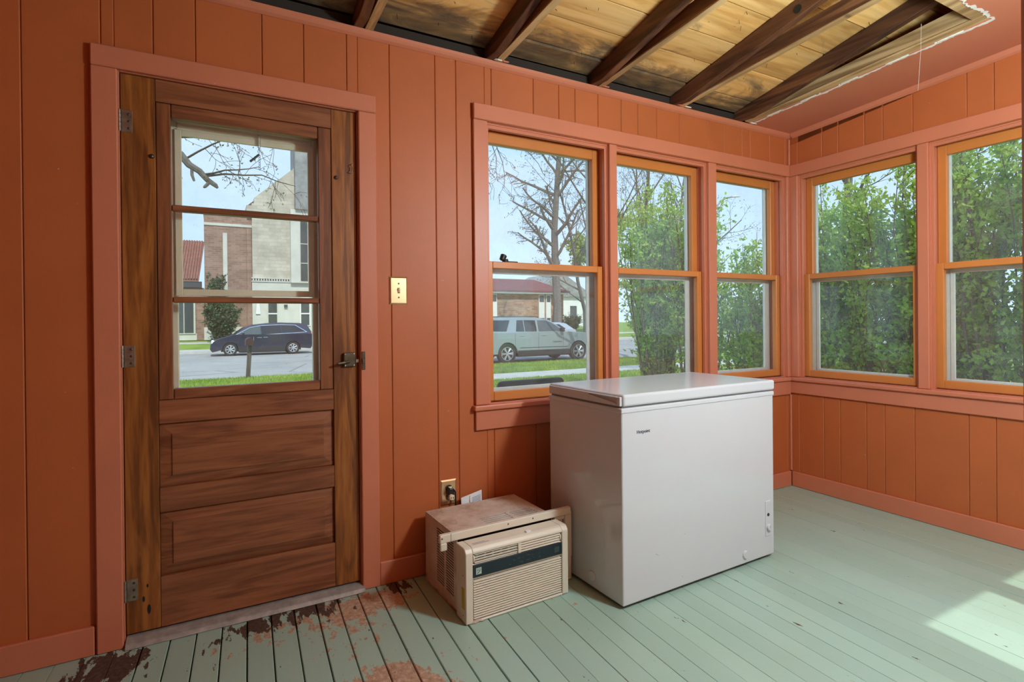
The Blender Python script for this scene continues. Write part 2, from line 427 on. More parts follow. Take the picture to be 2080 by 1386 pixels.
# ---------------------------------------------------------------- floor boards
def make_floor():
    base = MB().box(XL, 0, YB, 0, -.09, -.022).build('floor', M['gapdark'], world=True)
    struct(base, 'green painted narrow board floor, peeling in front of the door', 'floor')
    pitch = .0832       # boards are laid slightly out of square with the wall
    i = 0; x = -5.36
    rnd = random.Random(5)
    L = 2.93
    while x < .10:
        gap = .0040 if -3.8 < x < -2.6 else .0012
        w = pitch-gap
        dz = rnd.uniform(-.0008, .0008)
        c = .0022 if -3.8 < x < -2.6 else .0010
        # board runs from y=0 (front wall) to YB; x follows the skew
        v = []
        prof = [(0, -.022), (w, -.022), (w, -c), (w-c, 0), (c, 0), (0, -c)]
        for yy in (-.001, YB+.001):
            for px, pz in prof: v.append((min(max(x+px+.05*(yy+.3), XL), 0.0), yy, pz+dz))
        n = 6
        if max(p[0] for p in v)-min(p[0] for p in v) > .02 and not all(p[0] >= -.0005 for p in v):
            mb = MB().add(v, [tuple(range(n)), tuple(reversed(range(n, 2*n)))]+[(k, k+n, (k+1) % n+n, (k+1) % n) for k in range(n)])
            mb.build('floor_board', M['floor'], base, world=True)
        x += pitch; i += 1
make_floor()

# ---------------------------------------------------------------- baseboards and small mouldings
def board(name, mp, s0, s1, d0, d1, z0, z1, mat, label, cat='trim', bev=.003, seg=1):
    mb = MB().box(s0, s1, d0, d1, z0, z1); mb.v = [mp(*v) for v in mb.v]
    o = mb.build(name, mat, world=True, bevel=bev, seg=seg); return struct(o, label, cat)
board('baseboard_front_left', FR, XL+.016, -3.824, -.016, -.0005, .001, .10, M['trim'], 'orange baseboard running left from the door casing', 'baseboard')
board('baseboard_front_right', FR, -2.832, -.017, -.016, -.0005, .001, .10, M['trim'], 'orange baseboard between the door casing and the corner', 'baseboard')
board('baseboard_right', RT, YB+.017, -.017, -.016, -.0005, .001, .10, M['trim'], 'salmon baseboard along the hedge-side wall', 'baseboard')
board('baseboard_back', BK, XL+.017, -.017, -.016, -.0005, .001, .10, M['trim'], 'salmon baseboard along the wall behind the camera', 'baseboard')
board('baseboard_left', LF, YB+.017, -.017, -.016, -.0005, .001, .10, M['trim'], 'salmon baseboard along the left end wall', 'baseboard')
N_TRIM = [1]
def trim(mp, s0, s1, d0, d1, z0, z1, label, mat=None, bev=.003, cat='trim', seg=1):
    N_TRIM[0] += 1
    return board('trim_%d' % N_TRIM[0], mp, s0, s1, d0, d1, z0, z1, mat or M['trim'], label, cat, bev, seg)
# crown strips (quarter round) following the ceiling
def crown(pts, nrm, label):
    N_TRIM[0] += 1
    mb = MB(); r = .026
    prof = [(0, 0), (-r, 0), (-r*.92, -r*.5), (-r*.6, -r*.85), (-r*.1, -r*1.15), (0, -r*1.15)]
    vs = []
    for p in pts:
        for a, h in prof: vs.append((p[0]-nrm[0]*a, p[1]-nrm[1]*a, p[2]+h))
    n = len(prof)
    mb.add(vs, [tuple(range(n)), tuple(reversed(range(n, 2*n)))]+[(k, k+n, (k+1) % n+n, (k+1) % n) for k in range(n)])
    o = mb.build('trim_%d' % N_TRIM[0], M['trim'], world=True); struct(o, label, 'moulding')
crown([(XL, -.0006, 2.387), (-.001, -.0006, 2.387)], (0, -1), 'salmon quarter-round moulding under the open rafters')
crown([(-.0006, -.028, ceil_z(-.028)-.0005), (-.0006, YB, ceil_z(YB)-.0005)], (-1, 0), 'salmon quarter-round moulding under the ceiling on the hedge side')
# corner beads
trim(FR, -.013, -.0005, -.013, -.0005, 2.17, 2.355, 'thin salmon corner bead above the window corner', bev=.004, cat='moulding')
trim(FR, -.014, -.0005, -.014, -.0005, .102, .62, 'thin salmon corner bead below the window corner', bev=.004, cat='moulding')

# ---------------------------------------------------------------- ceiling, rafters, sheathing
def make_ceiling():
    root = empty('ceiling', (-2.5, -1.4, 2.385)); struct(root, 'salmon drywall ceiling torn open to show rafters and roof boards', 'ceiling')
    def slab(x0, x1, y0, y1, name='drywall_panel', th=.014, mat=None):
        b = [(x0,y0,ceil_z(y0)),(x1,y0,ceil_z(y0)),(x1,y1,ceil_z(y1)),(x0,y1,ceil_z(y1))]
        t = [(p[0],p[1],p[2]+th) for p in b]
        return MB().hexa(b, t).build(name, mat or M['ceil'], root, world=True)
    HX0, HX1, HY = -3.95, -.425, -1.262
    slab(HX1, 0, HY, -.001); slab(XL, 0, YB, HY); slab(XL, HX0, HY, -.001)
    # torn white paper edge of the drywall
    rnd = random.Random(3)
    def torn(pts, inward, name):
        vs = []; fs = []
        for i, (x, y) in enumerate(pts):
            w = max(.006, .5*w+.5*rnd.uniform(.004, .026)) if i else .012; z = ceil_z(y)
            vs += [(x, y, z-.0012), (x+inward[0]*w*-1, y+inward[1]*w*-1, z-.0012), (x+inward[0]*.006, y+inward[1]*.006, z+.013), (x, y, z+.0145)]
        for i in range(len(pts)-1):
            a, b = i*4, i*4+4
            for k in range(4): fs.append((a+k, a+(k+1) % 4, b+(k+1) % 4, b+k))
        fs += [(0,1,2,3), (len(vs)-1, len(vs)-2, len(vs)-3, len(vs)-4)]
        MB().add(vs, fs).build(name, M['torn'], root, world=True)
    torn([(HX1+.003*math.sin(i*.23)+rnd.uniform(-.002,.002), -.03-i*(1.24/150)) for i in range(151)], (-1, 0), 'torn_edge')
    torn([(HX1-i*.011, HY+.004*math.sin(i*.4)+rnd.uniform(-.004,.004)) for i in range(320)], (0, 1), 'torn_edge')
    def roofz(y): return 2.440-.205*y
    # rafters and ceiling joists, in pairs that part towards the house
    for k, x in enumerate((-3.54, -2.925, -2.305, -1.690, -1.100, -.550)):
        y0, y1 = -.002, -2.85
        for nm, xx, w, mat in (('rafter', x, .040, M['rafter']),):
            b = [(xx,y1,roofz(y1)-.088),(xx+w,y1,roofz(y1)-.088),(xx+w,y0,roofz(y0)-.052),(xx,y0,roofz(y0)-.052)]
            bb = [(xx,-.15,roofz(-.15)-.086),(xx+w,-.15,roofz(-.15)-.086)]
            vs = [(xx,y1,roofz(y1)-.088),(xx,-.12,roofz(-.12)-.086),(xx,y0,2.389),(xx,y0,roofz(y0)),(xx,y1,roofz(y1))]
            vs = vs+[(p[0]+w, p[1], p[2]) for p in vs]
            MB().add(vs, [(0,1,2,3,4),(9,8,7,6,5)]+[(i,(i+1) % 5,(i+1) % 5+5,i+5) for i in range(5)]).build(nm, mat, root, world=True, bevel=.0025)
        if x > -.6: continue
        xx = x+.046; w = .038
        vs = [(xx,-2.85,ceil_z(-2.85)+.016),(xx,-.002,ceil_z(0)+.004),(xx,-.002,ceil_z(0)+.035),(xx,-.25,ceil_z(-.25)+.075),(xx,-2.85,ceil_z(-2.85)+.09)]
        vs = vs+[(p[0]+w, p[1], p[2]) for p in vs]
        MB().add(vs, [(0,1,2,3,4),(9,8,7,6,5)]+[(i,(i+1) % 5,(i+1) % 5+5,i+5) for i in range(5)]).build('joist', M['joist'], root, world=True, bevel=.002)
        # pale nailing strip left under the joist
        b = [(xx+.002,-1.24,ceil_z(-1.24)+.004),(xx+w-.002,-1.24,ceil_z(-1.24)+.004),(xx+w-.002,-.004,ceil_z(0)-.001),(xx+.002,-.004,ceil_z(0)-.001)]
        t = [(p[0],p[1],p[2]+.009) for p in b]
        MB().hexa(b, t).build('nailing_strip', M['pine'], root, world=True)
    # hole bored through one rafter
    MB().lathe([(.019,0),(.019,.003)], 20, (-1.1025, -.80, roofz(-.80)-.052), 'x').build('bored_hole', M['blackmatte'], root, world=True)
    # new pale lumber framing the edge of the hole
    def beam(x0, x1, y0, y1, h, lift, name, mat):
        b = [(x0,y1,ceil_z(y1)+lift),(x1,y1,ceil_z(y1)+lift),(x1,y0,ceil_z(y0)+lift),(x0,y0,ceil_z(y0)+lift)]
        t = [(p[0],p[1],min(p[2]+h, roofz(p[1])-.004)) for p in b]
        MB().hexa(b, t).build(name, mat, root, world=True, bevel=.002)
    beam(-.470, -.432, -.01, -1.30, .085, .016, 'edge_joist', M['pine'])
    beam(-.482, -.428, -.03, -1.255, .010, .003, 'nailing_strip', M['pine'])
    MB().hexa([(-3.9,-1.262,ceil_z(-1.262)+.003),(-.483,-1.262,ceil_z(-1.262)+.003),(-.483,-1.215,ceil_z(-1.215)+.003),(-3.9,-1.215,ceil_z(-1.215)+.003)],
              [(-3.9,-1.262,ceil_z(-1.262)+.018),(-.483,-1.262,ceil_z(-1.262)+.018),(-.483,-1.215,ceil_z(-1.215)+.018),(-3.9,-1.215,ceil_z(-1.215)+.018)]).build('nailing_strip', M['pine'], root, world=True)
    # roof boards: wide sheets on the left, narrow boards to the right
    def sheath(x0, x1, ys):
        for a, b in zip(ys[:-1], ys[1:]):
            g = .010; d = rnd.uniform(0, .010); y0, y1 = a-g/2, b+g/2
            bt = [(x0,y1,roofz(y1)+d),(x1,y1,roofz(y1)+d),(x1,y0,roofz(y0)+d),(x0,y0,roofz(y0)+d)]
            MB().hexa(bt, [(p[0],p[1],p[2]+.018) for p in bt]).build('roof_board', M['sheath'], root, world=True)
    sheath(XL, -2.287, [.0, -.46, -1.0, -1.5, -2.0, -2.5, -2.9])
    sheath(-2.284, -1.082, [.0, -.125, -.30, -.46, -.66, -.84, -1.03, -1.22, -1.42, -1.62, -1.85, -2.1, -2.35, -2.6, -2.9])
    sheath(-1.079, 0.0, [.0, -.13, -.345, -.575, -.79, -1.0, -1.2, -1.42, -1.62, -1.85, -2.1, -2.35, -2.6, -2.9])
    MB().box(XL, .0, .0, .12, 2.3835, roofz(0)-.001).build('top_plate', M['gapdark'], root, world=True)
    # nails poking through
    nm = MB()
    for i in range(110):
        x = rnd.uniform(-3.4, -.5); y = rnd.uniform(-1.2, -.06); z = roofz(y)+.003
        nm.tube([(x,y,z),(x+rnd.uniform(-.006,.006),y+rnd.uniform(-.006,.006),z-rnd.uniform(.008,.022))], .0012, 4)
    o = nm.build('nails', M['blackmatte'], root, world=True); o['kind'] = 'stuff'
    # scraps of drywall and paint where the rafters land on the wall
    for i, x in enumerate((-1.08, -1.02, -1.63, -2.27, -2.24, -.44)):
        vs = [(x,-.03,2.388),(x+.035,-.034,2.386),(x+.045,-.05,2.381),(x+.012,-.056,2.378),(x,-.045,2.384)]
        vs += [(a,b,c+.006) for a,b,c in vs]
        MB().add(vs, [(0,1,2,3,4),(9,8,7,6,5)]+[(k,(k+1) % 5,(k+1) % 5+5,k+5) for k in range(5)]).build('drywall_scrap', M['torn'] if i % 2 else M['trim'], root, world=True)
    # cobweb thread
    MB().tube([(-.56,-1.05,2.50),(-.50,-1.02,2.40),(-.44,-.98,2.24)], .0006, 4).build('cobweb_thread', M['torn'], root, world=True)
    rf = MB().hexa([(XL-.35,YB-.35,roofz(YB-.35)+.03),(.35,YB-.35,roofz(YB-.35)+.03),(.35,.14,roofz(.14)+.03),(XL-.35,.14,roofz(.14)+.03)],
                   [(XL-.35,YB-.35,roofz(YB-.35)+.12),(.35,YB-.35,roofz(YB-.35)+.12),(.35,.14,roofz(.14)+.12),(XL-.35,.14,roofz(.14)+.12)]).build('roof', M['gapdark'], world=True)
    struct(rf, 'low sloping roof deck over the porch', 'roof')
    # wall tops up to the roof on the sides
    for nm, x0, x1 in (('trim_40', 0, .12), ('trim_41', XL-.12, XL)):
        vs = [(x0,YB,2.62),(x0,.12,2.3),(x0,.12,roofz(.12)+.02),(x0,YB,roofz(YB)+.02)]
        vs += [(x1,b,c) for a,b,c in vs]
        o = MB().add(vs, [(0,1,2,3),(7,6,5,4)]+[(k,(k+1) % 4,(k+1) % 4+4,k+4) for k in range(4)]).build(nm, M['wall'], world=True)
        struct(o, 'gable infill above the %s end wall' % ('hedge-side' if x0 == 0 else 'left'), 'wall infill')
    o = MB().box(XL-.12, .12, YB-.12, YB, 2.60, roofz(YB)+.02).build('trim_42', M['wall'], world=True); struct(o, 'wall infill above the back wall', 'wall infill')
make_ceiling()

# ---------------------------------------------------------------- windows
def window(idx, mp, s0, s1, label, lo_first=True, detail=True):
    """one double-hung window between s0 and s1: inner stop, two sashes, outer storm frame"""
    z0, z1, zm = .745, 2.092, 1.415
    c = mp((s0+s1)/2, .06, z0)
    root = empty('window_%d' % idx, c); struct(root, label, 'window')
    def fr(name, a0, a1, b0, b1, d0, d1, ws, wt, wb, mat, parent, bev=.003):
        mb = MB()
        for q in ((a0, a0+ws, b0, b1), (a1-ws, a1, b0, b1), (a0+ws, a1-ws, b1-wt, b1), (a0+ws, a1-ws, b0, b0+wb)):
            mb.box(q[0], q[1], d0, d1, q[2], q[3])
        mb.v = [mp(*v) for v in mb.v]
        return mb.build(name, mat, parent, world=True, bevel=bev)
    def pane(name, a0, a1, b0, b1, d, mat, parent):
        mb = MB().box(a0, a1, d, d+.003, b0, b1); mb.v = [mp(*v) for v in mb.v]; return mb.build(name, mat, parent, world=True)
    # jamb box
    fr('jamb', s0-.006, s1+.006, z0-.008, z1+.008, .004, .128, .009, .012, .009, M['trim'], root, .001)
    # interior stops
    fr('stop', s0+.003, s1-.003, z0, z1-.004, .008, .028, .013, .016, .001, M['trim'], root, .002)
    us = fr('upper_sash', s0+.004, s1-.004, zm-.012, z1-.006, .074, .106, .043, .058, .034, M['sash'], root)
    pane('pane', s0+.044, s1-.044, zm+.018, z1-.060, .092, M['glass'], us)
    ls = fr('lower_sash', s0+.004, s1-.004, z0+.003, zm+.018, .034, .068, .043, .034, .044, M['sash'], root)
    pane('pane', s0+.044, s1-.044, z0+.044, zm-.012, .052, M['glass'], ls)
    st = fr('storm_frame', s0-.004, s1+.004, z0-.006, z1+.004, .118, .142, .050, .060, .042, M['white_alu'], root, .002)
    fr('storm_insert', s0+.044, s1-.044, z0+.034, zm-.01, .112, .124, .022, .026, .022, M['white_alu'], st, .002)
    pane('storm_pane', s0+.062, s1-.062, z0+.052, zm-.032, .117, M['stormglass'], st)
    pane('storm_pane', s0+.044, s1-.044, zm-.02, z1-.052, .131, M['stormglass'], st)
    return root
w1 = window(1, FR, -2.297, -1.562, 'double-hung orange window nearest the door, bare tree and silver car outside')
window(2, FR, -1.509, -.797, 'middle double-hung orange window above the white freezer')
window(3, FR, -.729, -.047, 'double-hung orange window beside the corner, street lamp outside')
window(4, RT, -.777, -.071, 'double-hung orange window on the hedge side, next to the corner')
window(5, RT, -1.545, -.833, 'double-hung orange window on the hedge side, cut by the picture edge')
window(6, RT, -2.42, -1.60, 'double-hung orange window on the hedge side beyond the picture edge')
window(7, BK, -1.385, -.78, 'double-hung window in the wall behind the camera, farther from the corner')
window(8, BK, -.73, -.135, 'double-hung window in the wall behind the camera, near the corner')
# black gadget standing on the meeting rail of the first window
k = MB().tube([(-2.150,.088,1.437),(-2.154,.088,1.452)], [.016,.016], 14).build('window_knob', M['black'], w1, world=True, bevel=.003)
k['label'] = 'black knob of a window lock'
k2 = MB().tube([(-2.172,.086,1.446),(-2.160,.086,1.474)], [.015,.017], 14).build('lock_head', M['black'], k, world=True, bevel=.003)
MB().box(-2.15,-2.082,.078,.098,1.436,1.443).build('lock_arm', M['black'], k, world=True, bevel=.003)

# window trim: one head board, side boards, mullion boards, stool and apron for each bank
def bank(mp, s_a, s_b, mulls, where):
    trim(mp, s_a, s_b, -.024, -.0005, 2.097, 2.172, 'wide salmon head board over the %s windows' % where)
    for i, (a, b) in enumerate(mulls):
        trim(mp, a, b, -.018, .06, .742, 2.0965, mulls_lab[where][i])
mulls_lab = {
 'front': ['salmon side casing left of the first window', 'salmon mullion board between the first and middle windows', 'salmon mullion board between the middle and corner windows', 'salmon casing board at the corner, front wall'],
 'hedge-side': ['salmon casing board at the corner, hedge-side wall', 'salmon mullion board between the two hedge-side windows in view', 'salmon mullion board past the second hedge-side window', 'salmon end casing of the hedge-side windows'],
 'back': ['salmon casing by the corner on the back wall', 'salmon mullion board between the back windows', 'salmon end casing of the back windows']}
bank(FR, -2.371, -.026, [(-2.371, -2.298), (-1.561, -1.510), (-.796, -.730), (-.046, -.0195)], 'front')
bank(RT, -2.50, -.0005, [(-.070, -.0005), (-.832, -.778), (-1.599, -1.546), (-2.49, -2.421)], 'hedge-side')
bank(BK, -1.46, -.05, [(-.134, -.06), (-.779, -.731), (-1.455, -1.386)], 'back')
trim(FR, -2.384, -.036, -.034, .034, .716, .741, 'salmon window stool running under the three front windows', bev=.006, seg=2)
trim(FR, -2.371, -.0175, -.017, -.0005, .622, .7155, 'salmon apron board under the front windows')
trim(RT, -2.51, -.0005, -.034, .034, .716, .741, 'salmon window stool running under the hedge-side windows', bev=.006, seg=2)
trim(RT, -2.50, -.0005, -.017, -.0005, .632, .7155, 'salmon apron board under the hedge-side windows')
trim(BK, -1.47, -.05, -.034, .034, .716, .741, 'salmon window stool under the back windows', bev=.006, seg=2)
trim(BK, -1.46, -.05, -.017, -.0005, .632, .7155, 'salmon apron board under the back windows')

# ---------------------------------------------------------------- door
def hinge(root, z):
    h = MB().box(-3.733,-3.701,.0055,.0085,z,z+.078).build('hinge', M['oldmetal'], root, world=True, bevel=.001)
    for k in range(5):
        MB().tube([(-3.7385,.0045,z+.001+k*.0154),(-3.7385,.0045,z+.0155+k*.0154)], .0052, 10).build('knuckle', M['oldmetal'], h, world=True)
    for k in (.014, .039, .064):
        MB().lathe([(.0045,0),(.0045,.0012),(.002,.002)], 12, (-3.712,.0056,z+k), 'y').build('screw', M['bronze'], h, world=True)
def make_door():
    root = empty('door_1', (-3.328, .03, .02)); struct(root, 'dark stained wooden door with three glass lights over two raised panels', 'door')
    x0, x1, zb, zt = -3.736, -2.914, .034, 2.034
    xa, xb = -3.632, -3.015              # inner edges of the stiles
    D0, D1 = .008, .052
    B = lambda n, a, b, z0, z1, m, d0=D0, d1=D1, bev=.002, par=None: MB().box(a, b, d0, d1, z0, z1).build(n, m, par or root, world=True, bevel=bev)
    B('stile', x0, xa-.0006, zb, zt, M['door_v']); B('stile', xb+.0006, x1, zb, zt, M['door_v'])
    B('top_rail', xa, xb, 1.953, zt, M['door_h']); B('lock_rail', xa, xb, .776, .861, M['door_h'])
    B('cross_rail', xa, xb, .452, .541, M['door_h']); B('bottom_rail', xa, xb, zb, .216, M['door_h'])
    # raised panels
    for z0, z1 in ((.541, .776), (.216, .452)):
        a0, a1 = xa+.001, xb-.001; b0, b1 = z0+.001, z1-.001
        i = .040; y_e, y_f = .024, .012
        o = [(a0,b0),(a1,b0),(a1,b1),(a0,b1)]; n = [(a0+i,b0+i),(a1-i,b0+i),(a1-i,b1-i),(a0+i,b1-i)]
        vs = [(p[0],y_e,p[1]) for p in o]+[(p[0],y_f+.004,p[1]) for p in n]+[(p[0],y_f,p[1]) for p in n]+[(p[0],.045,p[1]) for p in o]
        fs = []
        for k in range(4):
            j = (k+1) % 4; fs += [(k,j,j+4,k+4),(k+4,j+4,j+8,k+8),(k+12,j+12,j,k)]
        fs += [(8,9,10,11),(15,14,13,12)]
        MB().add(vs, fs).build('panel', M['door_h'], root, world=True)
    # glazed light: stop frame, muntins, panes
    ga, gb, g0, g1_ = -3.585, -3.068, .901, 1.903
    gf_ = empty('glass_frame', Vector((-3.326, .03, .9))-root.location); gf_.parent = root
    for nm, a, b, z0, z1, m in (('stop', xa, ga, .862, 1.952, 'door_stop'), ('stop', gb, xb, .862, 1.952, 'door_stop'), ('stop', ga+.0004, gb-.0004, g1_, 1.952, 'door_h'), ('stop', ga+.0004, gb-.0004, .862, g0, 'door_h')):
        MB().box(a+.0006, b-.0006, .011, .050, z0, z1).build(nm, M[m], gf_, world=True, bevel=.003)
    for z in (1.571, 1.231):
        MB().box(ga, gb, .013, .046, z-.0115, z+.0115).build('muntin', M['door_h'], gf_, world=True, bevel=.004)
    zs = [g0, 1.2195, 1.2425, 1.5595, 1.5825, g1_]
    for a, b in ((0,1),(2,3),(4,5)):
        MB().box(ga, gb, .030, .033, zs[a], zs[b]).build('pane', M['glass'], gf_, world=True)
    for z in (1.826, .988, .152): hinge(root, z)
    # rim latch with its lever and the keeper on the casing
    la = MB().box(-2.977,-2.926,-.008,.0075,.952,1.012).build('latch', M['bronze'], root, world=True, bevel=.005, seg=2)
    MB().tube([(-2.955,-.010,.974),(-2.975,-.022,.973),(-3.003,-.026,.969)], [.007,.0065,.005], 10).build('lever', M['bronze'], la, world=True)
    MB().box(-2.926,-2.909,-.006,.006,.968,.984).build('bolt', M['oldmetal'], la, world=True, bevel=.002)
    for dx in (-2.970,-2.934):
        for dz in (.958, 1.006): MB().lathe([(.0035,0),(.0035,.001),(.001,.002)], 10, (dx,-.008,dz), 'y').build('screw', M['oldmetal'], la, world=True)
    for x, z in ((-3.644,1.750),(-2.996,1.749)):
        MB().lathe([(.0085,0),(.0085,.003),(.006,.007),(.002,.009)], 14, (x,.008,z), 'y').build('turn_button', M['bronze'], root, world=True)
    MB().tube([(-2.930,.007,1.815),(-2.930,-.002,1.812),(-2.938,-.004,1.805),(-2.931,-.004,1.795),(-2.935,-.004,1.78),(-2.945,-.004,1.775),(-2.926,-.004,1.774)], .0017, 6).build('wire_hook', M['oldmetal'], root, world=True)
    # black nail marks near the bottom hinge
    for x, z, w, h in ((-3.672,.196,.004,.008),(-3.684,.150,.005,.013),(-3.668,.11,.007,.022)):
        MB().lathe([(.5,0),(.5,.0006)], 14, (0,0,0), 'y').xf(lambda a,b,c,x=x,z=z,w=w,h=h: (x+a*w*1.6, .0079+b, z+c*h*1.6)).build('dark_stain', M['blackmatte'], root, world=True)
make_door()
keep = MB().box(-2.9035,-2.893,-.030,-.0205,.966,.986).box(-2.9035,-2.889,-.0225,-.0200,.938,1.016).build('trim_50', M['bronze'], world=True, bevel=.002)
struct(keep, 'dark bronze latch keeper on the door casing', 'latch keeper')
# casing and threshold
trim(FR, -3.818, -3.741, -.020, -.0005, .001, 2.038, 'salmon upright casing left of the door', bev=.004)
trim(FR, -2.908, -2.833, -.020, -.0005, .001, 2.038, 'salmon upright casing right of the door', bev=.004)
trim(FR, -3.818, -2.833, -.022, -.0005, 2.0385, 2.113, 'salmon head casing over the door', bev=.004)
trim(FR, -3.752, -3.7385, .0005, .118, .0, 2.045, 'salmon door jamb on the hinge side', bev=.001)
trim(FR, -2.9115, -2.905, .0005, .118, .0, 2.045, 'salmon door jamb on the latch side', bev=.001)
trim(FR, -3.7380, -2.912, .0005, .118, 2.0365, 2.045, 'salmon door jamb across the top', bev=.001)
N_TRIM[0] += 1
th = MB().prism([(-.042,.002),(-.030,.016),(.004,.026),(.118,.028),(.118,-.02),(-.001,-.02),(-.001,.0015)], -3.737, -2.900, 'x')
th = th.build('trim_%d' % N_TRIM[0], M['threshold'], world=True, bevel=.002); struct(th, 'worn grey threshold under the wooden door', 'threshold')

def storm_door():
    root = empty('door_2', (-3.328, .14, .03)); struct(root, 'cream storm door seen through the glass of the wooden door', 'door')
    y0, y1 = .126, .156
    mb = MB()
    mb.box(-3.745,-3.572,y0,y1,.03,2.04).box(-3.077,-2.91,y0,y1,.03,2.04).box(-3.572,-3.077,y0,y1,1.885,2.04).box(-3.572,-3.077,y0,y1,.03,.885)
    fr = mb.build('frame', M['cream'], root, world=True, bevel=.003)
    for i, (z0, z1) in enumerate(((1.905,1.915),(1.895,1.9),(1.925,1.93))):
        MB().box(-3.572,-3.077,y0-.006-.002*i,y0,z0,z1).build('ridge', M['cream'], fr, world=True, bevel=.001)
    up = MB()
    for q in ((-3.580,-3.556,1.25,1.895),(-3.093,-3.069,1.25,1.895),(-3.556,-3.093,1.872,1.895),(-3.556,-3.093,1.25,1.276)): up.box(q[0],q[1],y0-.010,y0+.004,q[2],q[3])
    us = up.build('upper_insert', M['cream'], root, world=True, bevel=.002)
    MB().box(-3.558,-3.091,y0-.005,y0-.002,1.27,1.875).build('pane', M['stormglass'], us, world=True)
    MB().box(-3.575,-3.074,y0+.012,y0+.015,.88,1.262).build('pane', M['glass'], root, world=True)
    # spring, chain and rod of the door check
    sp = []
    for i in range(81):
        a = i*math.pi*2/8; sp.append((-3.283+.006*math.cos(a), .108+.006*math.sin(a), 1.915-.055*i/80))
    ch = MB().tube(sp, .0011, 5).build('check_spring', M['oldmetal'], root, world=True)
    MB().tube([(-3.283,.108,1.860),(-3.287,.108,1.845),(-3.283,.108,1.833),(-3.279,.108,1.845),(-3.283,.108,1.860)], .0012, 6).build('link', M['black'], ch, world=True)
    MB().tube([(-3.283,.108,1.833),(-3.316,.106,1.800)], .0045, 8).build('rod', M['black'], ch, world=True)
    for i in range(6):
        z = 1.833-i*.0105; s = .0028
        MB().tube([(-3.281+s*math.cos(t), .108+(s*.3 if i % 2 else 0)*math.sin(t), z-.005+.006*math.sin(t)) for t in [j*math.pi/4 for j in range(9)]], .0009, 5, False).build('link', M['black'], ch, world=True)
storm_door()

# painted post at the picture's right edge, close to the camera
N_TRIM[0] += 1
pst = MB().box(-2.530,-2.44,-2.14,-2.05,.0012,ceil_z(-2.05)-.001).build('trim_%d' % N_TRIM[0], M['trim'], world=True, bevel=.004)
struct(pst, 'salmon painted post at the far right picture edge', 'post')

# ================================================================== things in the room
def light_switch():
    root = empty('light_switch', (-2.736, 0, 1.217)); tag(root, 'brass switch plate with an ivory toggle on the wall right of the door', 'light switch')
    w, h = .041, .0615
    o = [(-w,0),(w,0),(w,2*h),(-w,2*h)]; i_ = .007
    n = [(-w+i_,i_),(w-i_,i_),(w-i_,2*h-i_),(-w+i_,2*h-i_)]
    vs = [(a,-.0005,b) for a,b in o]+[(a,-.002,b) for a,b in o]+[(a,-.007,b) for a,b in n]
    fs = [(3,2,1,0),(8,9,10,11)]
    for k in range(4):
        j = (k+1) % 4; fs += [(k,j,j+4,k+4),(k+4,j+4,j+8,k+8)]
    MB().add(vs, fs).build('plate', M['brass'], root)
    MB().box(-.0055,.0055,-.0078,-.007,.049,.074).build('toggle_slot', M['bronze'], root)
    MB().hexa([(-.004,-.0075,.055),(.004,-.0075,.055),(.004,-.016,.066),(-.004,-.016,.066)][::-1],
              [(-.004,-.0075,.068),(.004,-.0075,.068),(.004,-.016,.071),(-.004,-.016,.071)][::-1]).build('toggle', M['ivory'], root)
    for z in (.031, .092): MB().lathe([(.0038,0),(.0038,.0012),(.002,.0018)], 12, (0,-.007,z), 'y').build('screw', M['bronze'], root)
light_switch()
def outlet():
    root = empty('wall_outlet', (-2.509, 0, .292)); tag(root, 'brass outlet plate on the wall behind the air conditioner', 'outlet')
    w, h = .0385, .0585; i_ = .006
    o = [(-w,0),(w,0),(w,2*h),(-w,2*h)]; n = [(-w+i_,i_),(w-i_,i_),(w-i_,2*h-i_),(-w+i_,2*h-i_)]
    vs = [(a,-.0005,b) for a,b in o]+[(a,-.002,b) for a,b in o]+[(a,-.0065,b) for a,b in n]
    fs = [(3,2,1,0),(8,9,10,11)]
    for k in range(4):
        j = (k+1) % 4; fs += [(k,j,j+4,k+4),(k+4,j+4,j+8,k+8)]
    MB().add(vs, fs).build('plate', M['brass'], root)
    for z in (.039, .078):
        r = MB().lathe([(.0165,0),(.0165,.002),(.0155,.003)], 20, (0,-.0062,z), 'y').build('receptacle', M['bronze'], root)
        for x in (-.006, .006): MB().box(x-.001,x+.001,-.0097,-.0092,z-.001,z+.008).build('slot', M['blackmatte'], root)
    MB().lathe([(.003,0),(.003,.0015)], 10, (0,-.0066,.0585), 'y').build('screw', M['brass'], root)
    # plug with its cord dropping behind the air conditioner
    pr = empty('power_plug', (-2.507, -.0105, .355)); tag(pr, 'dark moulded plug and cord in the brass outlet', 'plug')
    MB().hexa([(-.016,-.026,-.010),(.016,-.026,-.010),(.016,0,-.014),(-.016,0,-.014)], [(-.010,-.024,.022),(.010,-.024,.022),(.013,0,.026),(-.013,0,.026)]).build('body', M['black'], pr, bevel=.004, seg=2)
    MB().tube([(.010,-.018,.016),(.018,-.026,.002),(.020,-.024,-.05),(.016,-.016,-.12),(.03,-.012,-.22),(.05,-.010,-.335)], .0042, 8).build('cord', M['black'], pr)
    MB().lathe([(.013,0),(.013,.012),(.010,.016)], 16, (-.004,-.026,-.016), 'y').build('adapter', M['ivory'], pr, bevel=.001)
    for x in (-.009, .001): MB().box(x-.001,x+.001,-.0445,-.0420,-.02,-.012).build('blade_slot', M['blackmatte'], pr)
outlet()

